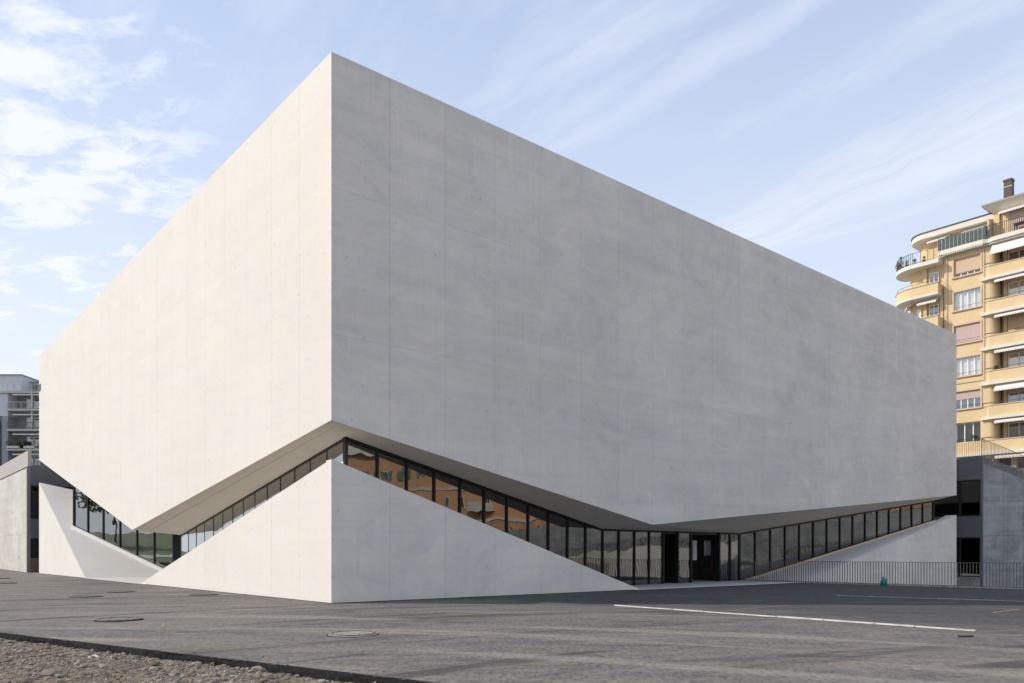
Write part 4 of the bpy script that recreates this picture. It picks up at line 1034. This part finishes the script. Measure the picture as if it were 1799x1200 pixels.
plant(-4.2, -0.65, tz+0.1, 0.16, 0.3, 'small potted plant on the attic terrace, middle one of three before the ochre wall', n=60)
plant(-3.4, -0.65, tz+0.1, 0.16, 0.3, 'small potted plant on the attic terrace, rightmost of three beside the white door', n=60)
plant(1.45, -0.15, 28.15, 0.25, 0.9, 'leafy plant at the right end of the green terrace screen', 'leaf', 140)
plant(2.2, 0.0, 16.85, 0.22, 0.12, 'low green plant in the flower box of the balcony, fourth from the top', 'leaf', 120)
plant(0.35, -0.05, 10.9, 0.3, 0.35, 'leafy plant in front of the lowest ochre window behind the roof railing', 'leaf', 140, pot=False)
def chair_obj(x, y, z, rz, label):
    p = Matrix.Translation(ob.location) @ Matrix.Rotation(ob.rotation_euler.z, 4, 'Z') @ Vector((x, y, z))
    o = empty('folding_chair', p, ob.rotation_euler.z+rz, label, 'chair')
    MB().box(-0.22, 0.22, -0.2, 0.2, 0.42, 0.46).build('seat', M['white'], o); MB().box(-0.22, 0.22, 0.2, 0.24, 0.5, 0.95).build('backrest', M['white'], o)
    for sx in (-0.2, 0.2):
        for sy in (-0.18, 0.2): MB().box(sx-0.02, sx+0.02, sy-0.02, sy+0.02, 0, 0.42 if sy < 0 else 0.95).build('leg', M['white'], o)
chair_obj(2.15, 0.45, 19.45, 1.2, 'white folding chair on the balcony beside the pink blind, third balcony from the top')
p = Matrix.Translation(ob.location) @ Matrix.Rotation(ob.rotation_euler.z, 4, 'Z') @ Vector((4.1, 0.15, 28.15))
o = empty('terrace_table', p, ob.rotation_euler.z, 'dark table standing behind the upper right terrace railing', 'table')
MB().box(-0.6, 0.6, -0.35, 0.35, 0.7, 0.75).build('tabletop', M['dark_rail'], o)
for sx in (-0.5, 0.5):
    for sy in (-0.3, 0.3): MB().box(sx-0.03, sx+0.03, sy-0.03, sy+0.03, 0, 0.7).build('leg', M['dark_rail'], o)

# ------------------------------------------------------------------ grey apartment building, far left (front faces the camera)
gb = empty('apartment_building', (-74.3, 113.0, 0), 0, 'distant grey apartment block with stacked balconies beyond the left annex', 'apartment building')
def gbox(name, m, *a, parent=None): return MB().box(*a).build(name, m, parent or gb)
sl = [24.55, 21.95, 19.05, 16.2, 13.3, 10.4, 7.5, 4.6]
gbox('wall', M['grey_wall'], -22, 1.2, 0.0, 12, 21.0, 24.5)
gbox('wall', M['grey_dark'], 0.35, 1.2, 0.03, 12, 0.0, 21.0)
gbox('wall', M['grey_wall'], -1.4, -0.1, 0.9, 12, 0.0, 21.0)
for k in range(30):                                               # horizontal cladding boards on the pier
    gbox('cladding_board', M['grey_dark'], 0.36, 1.19, 0.0, 0.028, 20.9-0.62*(k+1)+0.03, 20.9-0.62*k) if 20.9-0.62*(k+1) > 3 else None
gbox('wall', M['grey_dark'], 1.2, 18, 2.2, 12, 0.0, 24.3)
gbox('attic_wall', M['grey_wall'], -22, 2.6, 0.9, 10, 24.6, 27.1); gbox('attic_wall', M['grey_wall'], 2.6, 18, 3.0, 10, 24.6, 26.4)
gbox('roof', M['grey_dark'], -22, 2.75, 0.75, 10, 27.1, 27.25); gbox('roof', M['grey_dark'], 2.75, 18, 2.6, 10, 26.4, 26.6)
gbox('roof_stack', M['grey_slab'], 5.0, 7.0, 4, 6, 26.6, 27.25)
for x in (5.5, 6.3): MB().tube([(x, 4.5, 27.2), (x, 4.5, 27.9)], 0.13, 8).build('flue', M['chimney'], gb)
for i, z in enumerate(sl):
    so = gbox('balcony', M['grey_slab'], -22 if i == 0 else 1.25, 18, -0.5 if i else -0.3, 2.2, z-0.25, z)
    g = MB(); g.bar((1.3, -0.4, z+1.0), (18, -0.4, z+1.0), 0.07); g.bar((1.3, -0.4, z+0.12), (18, -0.4, z+0.12), 0.05)
    st = 1.0 if i in (0, 1) else 0.3
    for x in np.arange(1.35, 9, st): g.bar((x, -0.4, z), (x, -0.4, z+1.0), 0.06 if i < 2 else 0.035)
    g.build('balcony_railing', M['grey_slab' if i < 2 else 'rail'], so)
    if i:
        MB().box(1.9, 8.5, -0.1, 0.1, z+2.05, z+2.25).build('awning_box', M['awning'], so)
        for x0_, x1_ in ((2.6, 3.6), (3.75, 4.7), (5.0, 6.0), (6.2, 7.2)):
            f = MB().box(x0_, x0_+0.08, 2.08, 2.18, z, z+2.1).box(x1_-0.08, x1_, 2.08, 2.18, z, z+2.1).box(x0_+0.08, x1_-0.08, 2.081, 2.179, z+2.02, z+2.1).build('window', M['white'], gb)
            MB().box(x0_+0.08, x1_-0.08, 2.12, 2.14, z+0.02, z+2.02).build('pane', M['glass_home'], f)
        if i in (1, 2): gbox('balcony_post', M['grey_slab'], 4.75, 4.95, -0.35, -0.15, z, z+2.6)
for x0_, x1_ in ((3.0, 4.2), (4.6, 6.2)):
    f = MB().box(x0_, x1_, 2.9, 2.99, 24.6, 26.2).build('window', M['grey_dark'], gb); MB().box(x0_+0.1, x1_-0.1, 2.86, 2.89, 24.65, 26.1).build('pane', M['glass_home'], f)
for k in range(6):                                               # glazed bay at the photo's left border
    z = 20.6-2.9*k
    f = gbox('window', M['rail'], -1.35, -0.1, 0.3, 0.4, z-2.5, z); MB().box(-1.25, -0.2, 0.26, 0.29, z-2.4, z-0.9).build('pane', M['glass_home'], f)
    gbox('bay_slab', M['grey_slab'], -3.5, -0.1, -0.2, 0.9, z-2.75, z-2.52)
def far_plant(x, z, r, label, m):
    o = empty('balcony_plant', (-74.3+x, 112.55, z), 0, label, 'plant')
    rn = random.Random(int(x*10)); leaf_cloud([(Vector((rn.uniform(-r, r)*1.6, 0, r*0.6+rn.uniform(0, .4))), r*0.55) for _ in range(7)], 260, 0.13, rn).build('foliage', M[m], o, fix=False)
    MB().box(-r*1.6, r*1.6, -0.15, 0.15, 0.0, 0.3).build('planter', M['pot'], o)
far_plant(2.6, 16.3, 0.75, 'dry pinkish shrubs overhanging the grey balcony, left part', 'leaf_dry')
far_plant(4.3, 16.3, 0.6, 'dark green shrubs on the same grey balcony, right of the dry shrubs', 'leaf_dark')

# ------------------------------------------------------------------ places only the glass sees: right side street and left lawn
sw = empty('retaining_wall', W(62, -4), math.atan2(-el.y, -el.x), 'long raw concrete retaining wall with sloping top across the court', 'wall')
MB().loft([(0, 0, -2), (62, 0, -2), (62, 0.5, -2), (0, 0.5, -2)], [(0, 0, 6.3), (62, 0, 2.2), (62, 0.5, 2.2), (0, 0.5, 6.3)]).build('wall', M['conc_old'], sw)  # darker concrete here puts shade into the wall's colour
MB().loft([(-0.05, -0.4, -2), (30, -0.4, -2), (30, -0.05, -2), (-0.05, -0.05, -2)], [(-0.05, -0.4, 3.6), (30, -0.4, 0.4), (30, -0.05, 0.4), (-0.05, -0.05, 3.6)]).build('ramp_wall', M['conc_annex'], sw)
railing('railing', W(62, -4), W(62, -60), 6.3, 2.6, 1.15, 0.28, 'dark bar railing along the sloping retaining wall across the court', bw=0.03)
railing('railing', W(61.8, -4), W(61.8, -33), 3.6, 0.5, 1.1, 0.28, 'dark bar railing along the lower ramp across the court', bw=0.03)
hb = empty('apartment_building', W(70, -24), math.atan2(-el.y, -el.x), 'orange rendered house with green shutters across the court', 'house')
MB().box(0, 62, 0, 10, 0, 17).build('wall', M['orange'], hb)
MB().loft([(-0.5, -0.6, 17), (62.5, -0.6, 17), (62.5, 10.5, 17), (-0.5, 10.5, 17)], [(3, 3, 20.5), (59, 3, 20.5), (59, 8, 20.5), (3, 8, 20.5)]).build('roof', M['cream'], hb)
for z in (5.6, 10.4): MB().box(-0.1, 62.1, -0.12, -0.002, z, z+0.35).build('string_course', M['cream'], hb)
for i in range(16):
    for z in (2.4, 7.6, 12.4):
        x = 1.6+i*3.8; f = MB().box(x, x+1.1, -0.1, -0.003, z, z+1.8).build('window', M['white'], hb)
        MB().box(x+0.1, x+0.5, -0.12, -0.101, z+0.1, z+1.7).box(x+0.6, x+1.0, -0.12, -0.101, z+0.1, z+1.7).build('pane', M['glass_dark'], f)
        if z > 10: MB().box(x-0.6, x-0.03, -0.14, -0.003, z, z+1.8).box(x+1.13, x+1.7, -0.14, -0.003, z, z+1.8).build('shutter', M['green_paint'], f)
    if i % 4 == 2: MB().box(x-1.2, x+2.3, -1.1, -0.003, 7.2, 7.4).box(x-1.2, x+2.3, -1.1, -1.0, 7.4, 8.3).build('balcony', M['cream'], hb)
b = MB(); b.loft([(-58, -60, -0.3), (-62, 40, -0.3), (-160, 70, -0.3), (-160, -60, -0.3)], [(-58, -60, 0.05), (-62, 40, 0.05), (-160, 70, 5.5), (-160, -60, 5.5)]); b.build('lawn', M['grass'], None, kind='structure')
b = MB(); b.loft([(-66, -60, 0.2), (-70, 45, 0.2), (-76, 45, 0.2), (-72, -60, 0.2)], [(-66, -60, 0.55), (-70, 45, 0.62), (-76, 45, 0.95), (-72, -60, 0.9)]); b.build('lawn_path', M['paving'], None, kind='structure')
def tree(x, y, h, r, label):
    o = empty('tree', (x, y, max(0, (-60-x)*0.052)), 0, label, 'tree'); rn = random.Random(int(x*7+y))
    t = MB(); t.tube([(0, 0, 0), (0.1, 0.05, h*0.3), (0.0, 0.15, h*0.6)], [h*0.03, h*0.022, h*0.01], 8); cs = []
    for _ in range(7):
        a = rn.uniform(0, 6.28); z0 = h*rn.uniform(0.3, 0.5); e_ = Vector((math.cos(a)*r*rn.uniform(.4, .8), math.sin(a)*r*rn.uniform(.4, .8), h*rn.uniform(0.5, 0.9)))
        t.tube([(0, 0, z0), e_*0.5+Vector((0, 0, z0*0.5)), e_], [h*0.012, h*0.008, h*0.004], 5); cs.append((e_, r*rn.uniform(0.3, 0.5)))
    cs.append((Vector((0, 0, h*0.8)), r*0.5))
    t.build('trunk', M['bark'], o); leaf_cloud(cs, 2600, h*0.022, rn).build('crown', M['leaf'], o, fix=False)
tree(-78, 22, 9, 3.6, 'round green lawn tree, nearest of those mirrored in the left glass')
tree(-88, 6, 11, 4.2, 'tall green lawn tree behind the nearest one, mirrored in the left glass')
tree(-84, -16, 10, 4.0, 'broad green tree at the far end of the lawn, mirrored in the left glass')
tree(-104, 30, 12, 4.6, 'large green tree at the back of the lawn, mirrored in the left glass')

# ------------------------------------------------------------------ small things on the asphalt
def manhole(x, y, r, label, tilt=0.0, ring=True):
    o = empty('manhole_cover', (x, y, gz(x, y)), random.uniform(0, 6), label, 'manhole cover')
    MB().lathe([(r*1.16, -0.06), (r*1.16, 0.006), (r*1.0, 0.009), (r*1.0, -0.06)], 28).build('gap_shade_ring', M['asphalt_edge'], o)  # dark ring paints in the shaded gap around the raised cover
    if ring: MB().lathe([(r*1.10, -0.06), (r*1.10, 0.012), (r*1.04, 0.020), (r*1.0, 0.020), (r*1.0, -0.06)], 32).build('mortar_ring', M['mortar'], o)
    f = MB(); f.lathe([(r*0.995, -0.05), (r*0.995, 0.034), (r*0.93, 0.038), (r*0.93, -0.05)], 32); fo = f.build('frame', M['iron'], o)
    MB().lathe([(r*0.915, -0.03), (r*0.905, 0.022), (r*0.88, 0.028)], 32).build('lid', M['mortar' if ring else 'iron'], o)
    for i in range(4):
        a = i*math.pi/2+0.3; MB().box(-0.03, 0.03, -0.012, 0.012, 0.028, 0.032).build('lifting_slot', M['black'], o).location = (math.cos(a)*r*0.6, math.sin(a)*r*0.6, 0)
manhole(-3.0, 14.7, 0.42, 'round manhole cover with pale mortar ring nearest the camera, below the building corner')
manhole(-8.95, 17.75, 0.45, 'raised manhole cover in the left foreground above the short chalk dashes', ring=False)
manhole(-14.7, 26.9, 0.46, 'manhole cover below the left entrance paving, left of the nearest pair', ring=False)
manhole(-15.2, 30.3, 0.44, 'manhole cover close to the left entrance paving', ring=False)
manhole(-11.15, 28.2, 0.45, 'manhole cover close to the sunlit front plinth left of the building corner', ring=False)
manhole(-25.5, 39.3, 0.45, 'manhole cover far left below the sunlit triangular plinth', ring=False)
manhole(-30.5, 46.5, 0.45, 'farthest manhole cover at the left border, near the annex wall', ring=False)

jx, jy = 15.35, 36.3
jp = W(26.15, -4.55)
jug = empty('water_jug', (jp.x, jp.y, gz(jp.x, jp.y)), 0.3, 'teal plastic jug standing on the asphalt at the railing', 'jug')
MB().lathe([(0.11, 0), (0.135, 0.02), (0.135, 0.20), (0.10, 0.27), (0.05, 0.31), (0.04, 0.36)], 16).build('body', M['teal'], jug, True)
MB().lathe([(0.048, 0.355), (0.048, 0.39), (0.03, 0.40)], 12).build('cap', M['teal'], jug)
MB().tube([(0.05, 0, 0.31), (0.12, 0, 0.33), (0.155, 0, 0.25), (0.13, 0, 0.16)], 0.014, 6).build('handle', M['teal'], jug, True)

st = MB().bar((8.15, 14.25, 0.02), (8.45, 14.28, 0.02), 0.03).build('stick', M['bark'], None); tag(st, 'short dark stick lying on the grey asphalt right of centre', 'stick')
pl = MB(); pl.add([(-6.72, 12.3, -0.10), (-6.60, 12.36, -0.055), (-6.50, 12.28, -0.10), (-6.61, 12.22, -0.09), (-6.72, 12.3, -0.108), (-6.60, 12.36, -0.065), (-6.50, 12.28, -0.108), (-6.61, 12.22, -0.10)], [(0,1,3),(1,2,3),(4,7,5),(5,7,6),(0,3,7,4),(3,2,6,7),(2,1,5,6),(1,0,4,5)])
tag(pl.build('plastic_scrap', M['pot'], None), 'pale scrap of plastic sheet crumpled on the gravel below the asphalt edge', 'scrap')

# surveyors' spray marks and chalk dashes, thin paint on the asphalt
def mark(pts, wd, m):
    b = MB()
    for (x0, y0), (x1, y1) in zip(pts[:-1], pts[1:]):
        d = Vector((x1-x0, y1-y0)).normalized(); n = Vector((-d.y, d.x))*wd/2; z = 0.004
        b.add([(x0-n.x, y0-n.y, gz(x0, y0)+z), (x1-n.x, y1-n.y, gz(x1, y1)+z), (x1+n.x, y1+n.y, gz(x1, y1)+z), (x0+n.x, y0+n.y, gz(x0, y0)+z)], [(0,1,2,3)])
    o = b.build('road_marking', M[m], None, fix=False); o['kind'] = 'structure'
mark([(-8.2, 15.9), (-7.75, 15.72)], 0.03, 'paint_white'); mark([(-7.9, 15.95), (-8.25, 16.05)], 0.025, 'paint_white')
mark([(-6.5, 15.15), (-6.95, 15.25)], 0.025, 'paint_white'); mark([(-6.45, 14.85), (-6.0, 14.78)], 0.03, 'paint_white')
mark([(-7.55, 16.9), (-7.35, 16.4), (-7.25, 15.9)], 0.03, 'paint_yellow')
mark([(4.2, 22.3), (5.6, 23.2)], 0.06, 'paint_yellow'); mark([(6.0, 20.9), (7.9, 22.4)], 0.05, 'paint_yellow'); mark([(8.6, 23.2), (10.4, 21.6)], 0.05, 'paint_yellow')
mark([(6.6, 23.8), (7.9, 24.6), (7.2, 25.6)], 0.05, 'paint_yellow'); mark([(10.5, 24.0), (13.5, 23.6)], 0.06, 'paint_white')
mark([(12.2, 19.8), (13.6, 20.9), (12.8, 21.6)], 0.05, 'paint_yellow')
